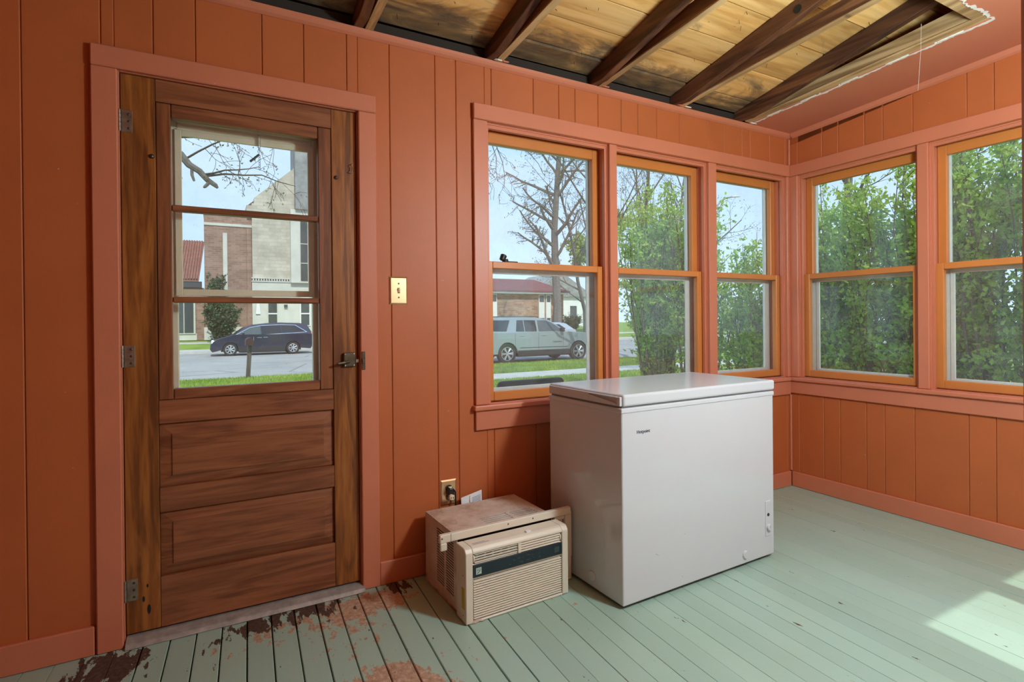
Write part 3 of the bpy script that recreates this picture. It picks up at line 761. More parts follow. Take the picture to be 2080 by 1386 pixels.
def leaflet():
    root = empty('leaflet', (-2.405, -.034, .001)); tag(root, 'white printed leaflet tucked behind the air conditioner', 'leaflet')
    MB().hexa([(-.052,-.013,0),(.056,-.004,0),(.056,-.003,0),(-.052,-.012,0)], [(-.052,.005,.322),(.056,.012,.342),(.056,.013,.342),(-.052,.006,.322)]).build('sheet', M['paper'], root)
    def pt(u, v):   # point just in front of the sheet
        x = -.052+.108*u; yb = -.013+.009*u; yt = .005+.007*u; zt = .322+.02*u
        return (x, yb+(yt-yb)*v-.0008, zt*v)
    mb = MB()
    for i in range(7):
        v0 = .935-.018*i
        for a, b in ((.52, .93),):
            p = [pt(a,v0), pt(b,v0+.002), pt(b,v0+.010), pt(a,v0+.008)]
            mb.hexa([(q[0],q[1],q[2]) for q in p], [(q[0],q[1]+.0003,q[2]) for q in p])
    mb.build('print_lines', M['bluetext'], root)
    p = [pt(.38,.80), pt(.42,.80), pt(.42,.985), pt(.38,.98)]
    MB().hexa(p, [(q[0],q[1]+.0003,q[2]) for q in p]).build('stripe', M['brass'], root)
leaflet()

# ---------------------------------------------------------------- window air conditioner
def air_conditioner():
    root = empty('air_conditioner', (-2.408, -.272, 0), R(1.9)); tag(root, 'cream window air conditioner set down on the floor between door and freezer', 'air conditioner')
    P = lambda n, mb, m, par=None, bev=.0, seg=1: mb.build(n, M[m], par or root, world=False, bevel=bev, seg=seg)
    X, YF, YBk, ZT = .226, -.105, .222, .302
    def sub(parent): return parent
    # cabinet: floor pan, top plate with two slot groups, sides with slot columns, back
    t = .004
    top = MB(); slots = []
    for gx0, gx1 in ((-.065,.065),(.083,.190)):
        for k in range(5): slots.append((gx0, gx1, -.066+k*.0195, -.066+k*.0195+.0115))
    for a, b, p, q in minus((-X, X, YF, YBk), [(s[0], s[1], s[2], s[3]) for s in slots]): top.box(a, b, p, q, ZT-t, ZT)
    cab = P('cabinet_top', top, 'acmetal')
    side = MB(); sl = []
    for c0, c1 in ((-.075,.0),(.02,.095)):
        for k in range(21): sl.append((c0, c1, .052+k*.0108, .052+k*.0108+.0068))
    for a, b, p, q in minus((YF, YBk, .010, ZT-t), sl): side.box(-X, -X+t, a, b, p, q)
    P('side_grille', side, 'acmetal')
    P('side_panel', MB().box(X-t, X, YF, YBk, .010, ZT-t), 'acmetal')
    P('back_panel', MB().box(-X+t, X-t, YBk-t, YBk, .010, ZT-t), 'acmetal')
    P('base_pan', MB().box(-X-.002, X+.002, YF, YBk+.003, .001, .012), 'acmetal', bev=.003)
    P('slot_shade_block', MB().box(-X+.0065, X-.018, YF+.01, YBk-.02, .02, ZT-.0075), 'blackmatte')  # black block close behind the slots, painted in for their shade
    # window mounting flange with its right-hand curtain frame
    fl = P('mounting_flange', MB().box(-.300, .318, YF-.012, YF+.008, .290, .322).box(-.300, -.272, YF-.016, YF-.004, .262, .291), 'ac', bev=.003)
    P('flange_joint', MB().box(-.256,-.254,YF-.0130,YF-.011,.291,.3215), 'gasket', fl)
    for x in (.0, -.292, .12): P('screw', MB().lathe([(.0032,0),(.0032,.001),(.0015,.0016)], 10, (x, YF-.0120, .309), 'y'), 'bronze', fl)
    cf = P('curtain_frame', MB().box(.288, .318, YF-.010, YF+.012, .004, .2895).box(.318, .326, YF-.006, YF+.012, .10, .302).box(.318,.3235,YF-.006,YF+.012,.004,.10).box(.252,.288,YF-.004,YF+.008,.004,.020).box(.236,.288,YF-.004,YF+.008,.272,.290), 'ac', bev=.002)
    for k in range(4): P('curtain_pleat', MB().box(.240+k*.012, .2445+k*.012, YF-.002+(.006 if k % 2 else 0), YF+.004+(.006 if k % 2 else 0), .020, .272), 'ac', cf)
    # front bezel, hollow behind the louvres
    bx, f0, f1 = .236, -.206, YF-.016      # front plane y=f0
    zt = .286
    bz = MB()
    # left and right cheeks (chamfered at the top), top cap, rims round the openings
    for sx in (-1, 1):
        a, b = (-bx, -bx+.030) if sx < 0 else (bx-.030, bx)
        bz.prism([(f0,.004),(f0,.268),(f0+.010,zt-.004),(f0+.022,zt),(f1,zt),(f1,.004)], a, b, 'x')
    bz.prism([(f0,.2615),(f0,.270),(f0+.010,zt-.004),(f0+.022,zt),(f1,zt),(f1,.2615)], -bx+.030, bx-.030, 'x')
    bz.box(-bx+.030, bx-.030, f0+.006, f1, .164, .2225)       # behind panel
    bz.box(-bx+.030, bx-.030, f0, f0+.01, .002, .010)
    # louvre box: recess between z .2225 and .2615
    bez = P('bezel', bz, 'ac', bev=.0022)
    P('intake_filter', MB().box(-bx+.030, bx-.030, f0+.014, f1, .010, .164), 'acshade', bez)
    P('louvre_recess', MB().box(-bx+.030, bx-.030, f0+.045, f1, .2225, .2615), 'blackmatte', bez)
    # left louvre bank open, right bank nearly shut
    lb = P('louvre_divider', MB().box(-.006,.008, f0+.001, f0+.045, .2225, .2615), 'ac', bez)
    for k in range(4):
        z = .226+k*.0098
        P('louvre', MB().hexa([(-bx+.040,f0+.004,z),(-.008,f0+.004,z),(-.008,f0+.010,z+.0012),(-bx+.040,f0+.010,z+.0012)], [(-bx+.040,f0+.004,z+.0028),(-.008,f0+.004,z+.0028),(-.008,f0+.010,z+.004),(-bx+.040,f0+.010,z+.004)]), 'ac', bez)
        P('louvre', MB().hexa([(.010,f0+.002,z-.002),(bx-.040,f0+.002,z-.002),(bx-.040,f0+.014,z+.0068),(.010,f0+.014,z+.0068)], [(.010,f0+.0035,z-.001),(bx-.040,f0+.0035,z-.001),(bx-.040,f0+.0155,z+.0078),(.010,f0+.0155,z+.0078)]), 'ac', bez)
    for x in (-.175,-.14,-.105,-.07,-.035):
        P('vane', MB().box(x-.0012,x+.0012,f0+.024,f0+.036,.2235,.2605), 'ac', bez)
    for x in (-bx+.034, bx-.040):
        P('louvre_end', MB().lathe([(.018,0),(.018,.005)], 20, (x, f0+.019, .242), 'x'), 'ac', bez)
    P('vent_tab', MB().box(.045,.066,f0+.020,f0+.034,zt-.0005,zt+.006), 'paper', bez, bev=.001)
    # dark control strip with its printed marks
    cp_ = P('control_panel', MB().box(-bx+.0305, bx-.0305, f0-.001, f0+.0055, .173, .2215), 'acpanel', bev=.0015)
    lg = P('logo', MB().box(-.194,-.171,f0-.0018,f0-.0010,.184,.2085), 'acprint', cp_)
    P('logo_cut', MB().prism([(-.190,.1865),(-.1885,.1865),(-.1765,.1955),(-.1765,.197),(-.178,.197),(-.190,.188)], f0-.0022, f0-.0017, 'y').box(-.192,-.173,f0-.0022,f0-.0017,.1985,.2).box(-.192,-.173,f0-.0022,f0-.0017,.2035,.2045), 'acpanel', cp_)
    for x, w, z in ((-.03,.008,.203),(-.012,.014,.206),(.012,.006,.203),(.034,.012,.209),(.055,.006,.206),(-.05,.01,.19),(.0,.016,.189),(.03,.02,.19),(.06,.008,.192),(.09,.006,.205),(.09,.006,.19)):
        P('button_print', MB().box(x, x+w, f0-.0015, f0-.0010, z-.003, z), 'acdim', cp_)
    P('rating_mark', MB().box(.166,.190,f0-.0015,f0-.0010,.186,.2085), 'acdim', cp_)
    P('warning_print', MB().box(-.19,-.12,f0+.030,f0+.034,zt,zt+.0004), 'gasket', bez); P('warning_print', MB().box(-.19,-.135,f0+.039,f0+.042,zt,zt+.0004), 'gasket', bez)
    # intake slats, one object each on shared mesh data
    n = 16; pitch = (.160-.012)/n
    sm = MB().prism([(.004,.0088),(-.0070,.0072),(-.0085,.0058),(-.0025,.0004),(.004,.0004)], -bx+.034, bx-.034, 'x')
    first = None
    for k in range(n):
        z = .0120+k*pitch
        if first is None:
            first = sm.build('slat', M['ac'], root, origin=(0,0,0)); first.location = (0, f0+.0095, z)
        else:
            o = first.copy(); COL.objects.link(o); o.parent = root; o.location = (0, f0+.0095, z)
    P('yellow_label', MB().box(-bx-.0006,-bx,-.192,-.168,.055,.135), 'yellow')
    for z in (.03, .18): P('cheek_screw', MB().lathe([(.003,0),(.003,.001)], 10, (-bx-.001, -.18, z), 'x'), 'gasket')
    # foam scrap under the left foot
    P('foam_scrap', MB().tube([(-.225,-.196,.004),(-.20,-.206,.006),(-.185,-.200,.008),(-.165,-.210,.005)], [.004,.007,.006,.003], 7), 'acmetal')
air_conditioner()

# ---------------------------------------------------------------- chest freezer
def text_mesh(name, txt, size, mat, parent, loc, rot):
    cu = bpy.data.curves.new(name, 'FONT'); cu.body = txt; cu.size = size; cu.extrude = .0003; cu.align_x = 'LEFT'; cu.resolution_u = 3; cu.offset = .00012*size/.02
    t = bpy.data.objects.new('tmp', cu); COL.objects.link(t)
    dg = bpy.context.evaluated_depsgraph_get(); me = bpy.data.meshes.new_from_object(t.evaluated_get(dg))
    bpy.data.objects.remove(t); bpy.data.curves.remove(cu)
    me.materials.clear(); me.materials.append(mat)
    o = bpy.data.objects.new(name, me); COL.objects.link(o); o.parent = parent; o.location = loc; o.rotation_euler = rot
    return o
def freezer():
    # local frame: x along the long side (0..W), y depth (0 near camera .. D)
    W, D = .953, .50
    root = empty('chest_freezer', (-1.590, -.428, 0), R(1.62)); tag(root, 'white chest freezer with a closed lid under the windows', 'freezer')
    hx, hy = W/2, D/2
    P = lambda n, mb, m, par=None, bev=.0, seg=1, sm=False: mb.build(n, M[m], par or root, bevel=bev, seg=seg, smooth=False)
    P('body', MB().box(-hx, hx, -hy, hy, .014, .786), 'freezer_gloss', bev=.007, seg=3)
    P('rim', MB().box(-hx-.003, hx+.003, -hy-.003, hy+.003, .772, .792), 'freezer', bev=.004, seg=2)
    P('gasket', MB().box(-hx+.008, hx-.008, -hy+.008, hy-.008, .792, .7985), 'gasket')
    # lid with a finger recess in its left end
    lx0, lx1, ly0, ly1, z0, z1 = -hx-.005, hx+.005, -hy-.006, hy+.006, .7985, .846
    lid = P('lid', MB().box(lx0+.010, lx1, ly0, ly1, z0, z1), 'freezer', bev=.010, seg=3)
    hy0, hy1 = ly0+.030, ly0+.205
    ends = MB()
    ends.box(lx0, lx0+.012, hy1, ly1-.012, z0+.002, z1-.009)
    ends.box(lx0, lx0+.012, ly0+.010, hy0, z0+.002, z1-.009)
    ends.box(lx0, lx0+.012, hy0, hy1, z1-.015, z1-.009)
    ends.add([(lx0,hy0,z0+.002),(lx0,hy1,z0+.002),(lx0,hy1,z1-.016),(lx0,hy0,z0+.010),(lx0+.012,hy0,z0+.002),(lx0+.012,hy1,z0+.002),(lx0+.012,hy1,z1-.016),(lx0+.012,hy0,z0+.010)],
             [(0,1,2,3),(7,6,5,4),(0,4,5,1),(1,5,6,2),(2,6,7,3),(3,7,4,0)])
    P('handle_rim', ends, 'freezer', lid, bev=.002)
    P('handle_recess', MB().box(lx0+.0085, lx0+.0105, hy0+.002, hy1-.002, z0+.008, z1-.014), 'grey', lid)
    # hinge cover at the back right
    P('hinge_cover', MB().box(.36,.42,hy,hy+.014,.74,.80), 'freezer', bev=.003)
    # feet
    for x in (-hx+.06, hx-.06):
        for y in (-hy+.06, hy-.06): P('foot', MB().lathe([(.022,0),(.022,.010),(.018,.014)], 14, (x,y,.0005)), 'black')
    P('base', MB().box(-hx+.012, hx-.012, -hy+.012, hy-.012, .0095, .0145), 'blackmatte')
    yf = -hy
    text_mesh('badge', 'Hotpoint', .0195, M['navytext'], root, (-hx+.0775, yf-.0008, .686), (R(90),0,0))
    # control plate low on the right, with lamp and dial
    cpn = P('control_plate', MB().box(hx-.068, hx-.028, yf-.0035, yf+.001, .108, .275), 'freezer', bev=.003, seg=2)
    P('lamp', MB().lathe([(.0075,0),(.0075,.002)], 14, (hx-.050, yf-.0034, .210), 'y'), 'black', cpn)
    P('dial', MB().lathe([(.0155,0),(.015,.009),(.013,.011)], 20, (hx-.049, yf-.0034, .150), 'y'), 'freezer', cpn)
    P('dial_pointer', MB().box(hx-.0505,hx-.0475,yf-.0165,yf-.0143,.150,.164), 'grey', cpn)
    P('dial_print', MB().box(hx-.056,hx-.042,yf-.0040,yf-.0035,.176,.179), 'grey', cpn); P('dial_print', MB().box(hx-.053,hx-.045,yf-.0040,yf-.0035,.252,.256), 'grey', cpn)
    P('drain_cap', MB().lathe([(.019,0),(.019,.004),(.016,.007)], 22, (.262, yf, .055), 'y'), 'freezer')
    P('drain_cap', MB().lathe([(.019,-.007),(.022,-.004),(.022,0)], 22, (-hx, -.06, .062), 'x'), 'freezer')
    for a, b in (((-.30,.185),(-.285,.176)),((-.135,.235),(-.132,.231)),((-.15,.058),(-.147,.054))):
        P('scuff', MB().tube([(a[0],yf-.0003,a[1]),(b[0],yf-.0003,b[1])], .0009, 5), 'gasket')
freezer()

# ---------------------------------------------------------------- fill lamp added to brighten the porch, shaped as a pendant (outside the picture, right of the camera)
def fill_lamp(x, y, zl, power, label):
    zc = ceil_z(y)-zl
    root = empty('fill_lamp', (x, y, zl)); tag(root, label, 'lamp')
    MB().lathe([(.03,zc-.04),(.055,zc-.02),(.06,zc-.001)], 28).build('canopy', M['white_alu'], root)
    MB().tube([(0,0,.13),(0,0,zc-.03)], .005, 8).build('cord', M['black'], root)
    m, nt, b = newmat('fill_globe_glow', .4); b.inputs['Emission Color'].default_value = (.74,.94,1,1); b.inputs['Emission Strength'].default_value = power
    nt.links.new(ramp(nt, noise(nt, coord(nt), 12, 2), [(.3,(.88,.86,.8)),(.7,(.92,.9,.84))]), b.inputs['Base Color'])
    MB().lathe([(.012,.14),(.03,.135),(.03,.115)], 20).build('socket', M['brass'], root)
    MB().lathe([(.034,.118),(.075,.095),(.105,.05),(.115,0),(.105,-.05),(.075,-.092),(.03,-.114),(.004,-.118)], 32).build('globe', m, root, smooth=True)
fill_lamp(-1.56, -2.0, 1.85, FILL_LAMP, 'added fill lamp, a glowing white globe hung right of the camera, outside the picture')

# ================================================================== outdoors
def terrain(y):               # ground height: lawn, street, rising church lawn
    pts = [(.1,-.50),(12,-.50),(16,-.50),(33.2,-.47),(36,-.44),(40,.10),(60,.25),(120,.4)]
    for (a, h), (b, k) in zip(pts[:-1], pts[1:]):
        if y <= b: return h+(k-h)*max(0, (y-a))/(b-a)
    return .4
def grassmat(name, c1, c2, c3):
    m, nt, b = newmat(name, .8, spec=.2)
    v = coord(nt, (1,1,1), 'World')
    f = noise(nt, v, .8, 8, .7); f2 = noise(nt, v, 30, 3)
    col = ramp(nt, f, [(.3, c1), (.5, c2), (.7, c3)])
    col = mix(nt, .5, col, ramp(nt, f2, [(.3, g1(.55)), (.7, g1(1.3))]), 'MULTIPLY')
    nt.links.new(col, b.inputs['Base Color']); bump(nt, b, f2, .5, .05); return m
M['lawn'] = grassmat('lawn', (.13,.20,.035), (.20,.30,.05), (.28,.36,.08))
M['blade'] = grassmat('grass_blade', (.15,.24,.03), (.24,.36,.05), (.34,.44,.08))
M['concrete'] = plain('pale_concrete', (.44,.43,.40), .85, 0, .3, .12, 3, .1)
def roadmat():
    m, nt, b = newmat('worn_grey_road', .85, spec=.3)
    v = coord(nt, (1,1,1), 'World'); f = noise(nt, v, .5, 6, .6); f2 = noise(nt, v, 40, 3)
    col = ramp(nt, f, [(.3, (.27,.265,.255)), (.7, (.36,.355,.34))])
    col = mix(nt, .4, col, ramp(nt, f2, [(.3, g1(.75)), (.7, g1(1.15))]), 'MULTIPLY')
    vo = nt.nodes.new('ShaderNodeTexVoronoi'); vo.feature = 'DISTANCE_TO_EDGE'; vo.inputs['Scale'].default_value = .22; nt.links.new(v, vo.inputs['Vector'])
    col = mix(nt, ramp(nt, vo.outputs['Distance'], [(.0, g1(.7)), (.012, g1(0))]), col, (.10,.10,.10))
    nt.links.new(col, b.inputs['Base Color']); return m
M['road'] = roadmat()
def ground():
    def strip(name, y0, y1, mat, label, cat, lift=0.0, x0=-60, x1=90, th=.25, n=8):
        ys = [y0+(y1-y0)*i/n for i in range(n+1)]
        vs = []; fs = []
        for y in ys:
            z = terrain(y)+lift
            vs += [(x0,y,z),(x1,y,z),(x1,y,z-th),(x0,y,z-th)]
        for i in range(n):
            a, b = i*4, i*4+4
            for k in range(4): fs.append((a+k, a+(k+1) % 4, b+(k+1) % 4, b+k))
        fs += [(0,1,2,3), (n*4+3,n*4+2,n*4+1,n*4)]
        o = MB().add(vs, fs).build(name, mat, world=True); return struct(o, label, cat)
    strip('lawn_near', .13, 11.1, M['lawn'], 'front lawn between the porch and the sidewalk', 'lawn')
    strip('sidewalk_near', 11.1, 12.5, M['concrete'], 'pale concrete sidewalk crossing in front of the house', 'sidewalk', .01)
    strip('lawn_verge', 12.5, 15.9, M['lawn'], 'bright grass verge between the sidewalk and the street', 'lawn')
    strip('kerb_near', 15.9, 16.05, M['concrete'], 'near kerb of the street', 'kerb', -.01)
    o = MB().box(-60, 90, 16.05, 33.2, -.75, -.585).build('road', M['road'], world=True); struct(o, 'worn grey street in front of the house', 'street')
    strip('kerb_far', 33.2, 33.4, M['concrete'], 'far kerb of the street', 'kerb', 0.02)
    strip('sidewalk_far', 33.4, 35.2, M['concrete'], 'pale paved strip along the far kerb', 'sidewalk', .015)
    strip('lawn_far', 35.2, 37.9, M['lawn'], 'grass strip across the street', 'lawn')
    strip('sidewalk_church', 37.9, 38.5, M['concrete'], 'thin pale walk in front of the church', 'sidewalk', .015)
    strip('lawn_church', 38.5, 130, M['lawn'], 'church lawn at the foot of the buildings', 'lawn', n=14)
    o = MB().box(-60, 90, -40, .13, -.75, -.52).build('yard_ground', M['lawn'], world=True); struct(o, 'lawn around and behind the porch', 'lawn')
    # sidewalk slab joints are left to small grooves: slabs as separate pieces where they show
    o = MB().box(-2.7, .3, .125, 1.9, -.499, -.11).build('stoop', M['concrete'], world=True, bevel=.01); struct(o, 'concrete stoop outside the first window', 'stoop')
    rng = np.random.default_rng(2)
    def blades(name, n, x0, x1, y0, y1, hmin, hmax, label):
        x = rng.uniform(x0, x1, n); y = rng.uniform(y0, y1, n); h = rng.uniform(hmin, hmax, n); a = rng.uniform(0, 6.28, n); w = h*.14
        z = np.interp(y, [.1,12,16,33.2,36,40], [-.50,-.50,-.50,-.47,-.44,.10])-.005
        V = np.empty((n,3,3)); V[:,0] = np.stack([x-w*np.cos(a), y-w*np.sin(a), z], 1); V[:,1] = np.stack([x+w*np.cos(a), y+w*np.sin(a), z], 1)
        V[:,2] = np.stack([x+rng.normal(0,.35,n)*h, y+rng.normal(0,.35,n)*h, z+h], 1)
        o = npmesh(name, V.reshape(-1,3), np.arange(n*3).reshape(-1,3), M['blade'])
        tag(o, label, 'grass', kind='stuff')
    blades('grass', 30000, -6.5, 2.95, 12.55, 15.88, .03, .085, 'short bright grass of the verge seen through the door')
    blades('grass', 32000, 3.0, 12.0, 12.55, 15.88, .03, .085, 'short bright grass of the verge in front of the silver car')
    blades('grass', 26000, 1.5, 9.0, 7.5, 11.05, .03, .08, 'lawn grass on the house side of the sidewalk')
ground()

# ---------------------------------------------------------------- cars
def carpaint(name, c, rough=.25):
    m, nt, b = newmat(name, rough, .35, .5); b.inputs['Coat Weight'].default_value = .8; b.inputs['Coat Roughness'].default_value = .05
    f = noise(nt, coord(nt), 400, 1); nt.links.new(ramp(nt, f, [(.3, tuple(x*.9 for x in c)), (.7, tuple(x*1.1 for x in c))]), b.inputs['Base Color']); return m
M['silver'] = carpaint('silver_car_paint', (.30,.34,.35)); M['navy'] = carpaint('navy_car_paint', (.018,.024,.05))
M['carglass'] = plain('dark_car_glass', (.02,.024,.028), .08, 0, .6); M['glareglass'] = plain('car_glass_pale_reflection', (.07,.09,.09), .08, 0, .6)  # paler front-window glass has a reflection painted into its colour
M['rubber'] = plain('tyre_rubber', (.018,.018,.018), .8); M['alloy'] = plain('alloy_rim', (.62,.62,.62), .3, .8); M['chrome'] = plain('chrome', (.8,.8,.8), .12, 1.0)
M['lamp_red'] = plain('red_tail_lamp', (.5,.02,.02), .2); M['lamp_clear'] = plain('clear_headlamp', (.7,.72,.75), .1); M['cladding'] = plain('black_cladding', (.02,.02,.02), .5)
def car(name, label, loc, rz, P):
    root = empty(name, loc, rz); tag(root, label, 'car')
    hw = P['w']/2; paint_ = M[P['paint']]
    wr, wx0, wx1 = P['wr'], P['wx'][0], P['wx'][1]
    # lower body: side outline with wheel arches
    def arch(cx, n=10):
        ra = wr*1.16; pts = []
        for i in range(n+1):
            a = math.pi*i/n; pts.append((cx-ra*math.cos(a), max(P['sill'], wr+ra*math.sin(a)*1.0)))
        return pts
    out = []
    out += P['nose']                       # from front bottom up over the hood to the cowl
    out += P['tail']                       # belt at the back down to the rear bottom
    out += arch(wx1); out += arch(wx0)
    n = len(out)
    cx = sum(p[0] for p in out)/n; cz = P['sill']+.35
    mb = MB()
    rings = [(-hw, .965), (-hw+.05, 1.0), (hw-.05, 1.0), (hw, .965)]
    vs = []
    for y, s in rings:
        for p in out:
            z = p[1] if s == 1.0 else P['sill']+(p[1]-P['sill'])*.985
            x = p[0] if s == 1.0 else (p[0] if abs(p[0]) < 1.9 else p[0]*.985)
            vs.append((x, y, z))
    fs = [tuple(range(n)), tuple(reversed(range(3*n, 4*n)))]
    for r in range(3):
        for i in range(n):
            j = (i+1) % n; fs.append((r*n+i, (r+1)*n+i, (r+1)*n+j, r*n+j))
    mb.add(vs, fs); body = mb.build('body', paint_, root)
    # greenhouse, leaning inwards
    gh = P['house']; zb = min(p[1] for p in gh); zt = max(p[1] for p in gh)
    def wid(z): return hw-.03-(hw*.20)*max(0, (z-zb))/(zt-zb)
    n = len(gh); vs = [(p[0], -wid(p[1]), p[1]) for p in gh]+[(p[0], wid(p[1]), p[1]) for p in gh]
    fs = [tuple(range(n)), tuple(reversed(range(n, 2*n)))]+[(i, i+n, (i+1) % n+n, (i+1) % n) for i in range(n)]
    roof = MB().add(vs, fs).build('roof', paint_, root, bevel=.012, seg=1)
    def sidepoly(nm, poly, mat, off=.012, par=None):
        for sg in (-1, 1):
            k = len(poly)
            vs = [(p[0], sg*(wid(p[1])+off), p[1]) for p in poly]+[(p[0], sg*(wid(p[1])-.01), p[1]) for p in poly]
            MB().add(vs, [tuple(range(k)), tuple(reversed(range(k, 2*k)))]+[(i, (i+1) % k, (i+1) % k+k, i+k) for i in range(k)]).build(nm, M[mat], par or root)
    for poly, mat in P['windows']: sidepoly('side_window', poly, mat)
    for poly in P.get('strips', []): sidepoly('chrome_strip', poly, 'chrome', .018)
    # windscreen and rear glass as slabs just proud of the greenhouse ends
    for (a, b), nm in P['screens']:
        d = Vector((b[0]-a[0], 0, b[1]-a[1])); nrm = Vector((d.z, 0, -d.x)).normalized()
        if nm == 'rear_window': nrm = -nrm
        if nrm.z < 0: nrm = -nrm
        q = []
        for t in (.06, .94):
            p = Vector((a[0]+(b[0]-a[0])*t, 0, a[1]+(b[1]-a[1])*t))
            for sg in (-1, 1): q.append(p+Vector((0, sg*(wid(p.z)-.07), 0)))
        q = [q[0], q[1], q[3], q[2]]
        MB().hexa([v+nrm*.012 for v in q], [v-nrm*.004 for v in q]).build(nm, M['carglass'], root)
    # wheels
    for wx in (wx0, wx1):
        for sg in (-1, 1):
            wl = MB().lathe([(wr*.62,-.10),(wr*.93,-.11),(wr,-.085),(wr,.085),(wr*.93,.11),(wr*.62,.10)], 28, (wx, sg*(hw-.13), wr), 'y').build('wheel', M['rubber'], root)
            yo = sg*(hw-.13)+sg*.103
            MB().lathe([(wr*.66,-.004),(wr*.66,.004)], 24, (wx, yo-sg*.03, wr), 'y').build('rim_disc', M['cladding'], wl)
            for k in range(P['spokes']):
                a = k*2*math.pi/P['spokes']
                for da in ((-.13,.13) if P['split'] else (0,)):
                    p0 = (wx+math.cos(a)*wr*.12, yo, wr+math.sin(a)*wr*.12); p1 = (wx+math.cos(a+da)*wr*.63, yo, wr+math.sin(a+da)*wr*.63)
                    MB().tube([p0, p1], [.028, .024 if P['split'] else .042], 5).build('spoke', M['alloy'], wl)
            MB().lathe([(wr*.14,-.012),(wr*.14,.012)], 12, (wx, yo, wr), 'y').build('hub', M['alloy'], wl)
            MB().tube([(wx+math.cos(t)*wr*.65, yo, wr+math.sin(t)*wr*.65) for t in [i*math.pi/12 for i in range(25)]], .014, 5, False).build('rim_ring', M['alloy'], wl)
    # sill cladding, handles, mirrors, lamps
    MB().box(wx1+wr*1.2 if wx1 < wx0 else wx0+wr*1.2, (wx0 if wx1 < wx0 else wx1)-wr*1.2, -hw+.02, hw-.02, P['sill']-.10, P['sill']+.02).build('sill_cladding', M['cladding'], root, bevel=.02)
    MB().box(wx1-wr*1.25, wx0+wr*1.25, -hw+.16, hw-.16, P['sill']-.04, wr+wr*1.1).build('underbody', M['cladding'], root)
    for sg in (-1, 1): MB().box(wx1+wr*1.17, wx0-wr*1.17, sg*(hw-.01), sg*(hw+P['sillw']), P['sill']-.06, P['sill']+.16).build('running_board', M['cladding'], root, bevel=.01)
    for hx_, hz in P['handles']:
        for sg in (-1, 1): MB().box(hx_-.11, hx_+.11, sg*(hw-.002), sg*(hw+.02), hz-.014, hz+.014).build('door_handle', M[P['hmat']], root, bevel=.008)
    for sx in P['seams']:
        for sg in (-1, 1): MB().box(sx-.005, sx+.005, sg*(hw-.004), sg*(hw+.0015), P['sill']+.08, P['belt']-.03).build('door_seam', M['cladding'], root)
    for sg in (-1, 1):
        mx_, mz = P['mirror']; MB().box(mx_-.06, mx_+.07, sg*(hw-.06), sg*(hw+.16), mz-.02, mz+.15).build('mirror', M['cladding'] if P['paint'] == 'silver' else paint_, root, bevel=.03, seg=2)
        for nm, (x0, x1, z0, z1), mt in P['lamps']: MB().box(x0, x1, sg*(hw-.32), sg*(hw-.005), z0, z1).build(nm, M[mt], root, bevel=.02)
    if P.get('crease'):
        x0, x1, z = P['crease']
        for sg in (-1, 1): MB().box(x0, x1, sg*(hw-.004), sg*(hw+.008), z-.012, z+.012).build('side_moulding', M['cladding'], root, bevel=.004)
    if P.get('rails'):
        x0, x1, z = P['rails']
        for sg in (-1, 1): MB().tube([(x0, sg*(hw*.72), z-.03), (x0+.08, sg*(hw*.72), z+.03), (x1-.08, sg*(hw*.72), z+.03), (x1, sg*(hw*.72), z-.03)], .018, 6).build('roof_rail', M['cladding'], root)
    return root
suv = car('silver_suv', 'silver grey SUV parked at the near kerb beyond the first window', (8.42, 17.6, -.585), 0.0, dict(sillw=.03,
    w=2.04, wr=.40, wx=(1.715, -1.715), paint='silver', sill=.36, belt=1.24, spokes=6, split=True,
    nose=[(2.62,.36),(2.72,.52),(2.74,.98),(2.66,1.10),(2.0,1.19),(1.14,1.25)], tail=[(-2.88,1.24),(-2.94,1.1),(-2.96,.5),(-2.88,.38)][::1],
    house=[(1.16,1.22),(.36,1.72),(-.04,1.81),(-.9,1.85),(-2.4,1.85),(-2.66,1.80),(-2.90,1.22)],
    windows=[([(.86,1.27),(.80,1.38),(.42,1.62),(.18,1.71),(-.24,1.72),(-.24,1.27)],'glareglass'), ([(-.34,1.27),(-.34,1.72),(-.88,1.73),(-.88,1.27)],'carglass'), ([(-.92,1.27),(-.92,1.73),(-1.20,1.73),(-1.30,1.28)],'carglass'), ([(-1.74,1.29),(-1.52,1.73),(-2.40,1.73),(-2.56,1.31)],'carglass')],
    screens=[(((1.16,1.24),(.36,1.72)),'windscreen'), (((-2.90,1.30),(-2.66,1.80)),'rear_window')],
    handles=[(-.03,1.10),(-1.05,1.10)], hmat='silver', seams=[-.28,-1.36,.93], mirror=(.84,1.26),
    lamps=[('headlamp',(2.55,2.745,.92,1.05),'lamp_clear'),('tail_lamp',(-2.96,-2.86,.9,1.4),'lamp_red')], crease=(-1.15,1.15,.62), rails=(-2.45,-.1,1.84)))
text_mesh('door_script', 'SUBURBAN', .085, M['cladding'], suv, (.42, -1.024, .80), (R(90),0,0))
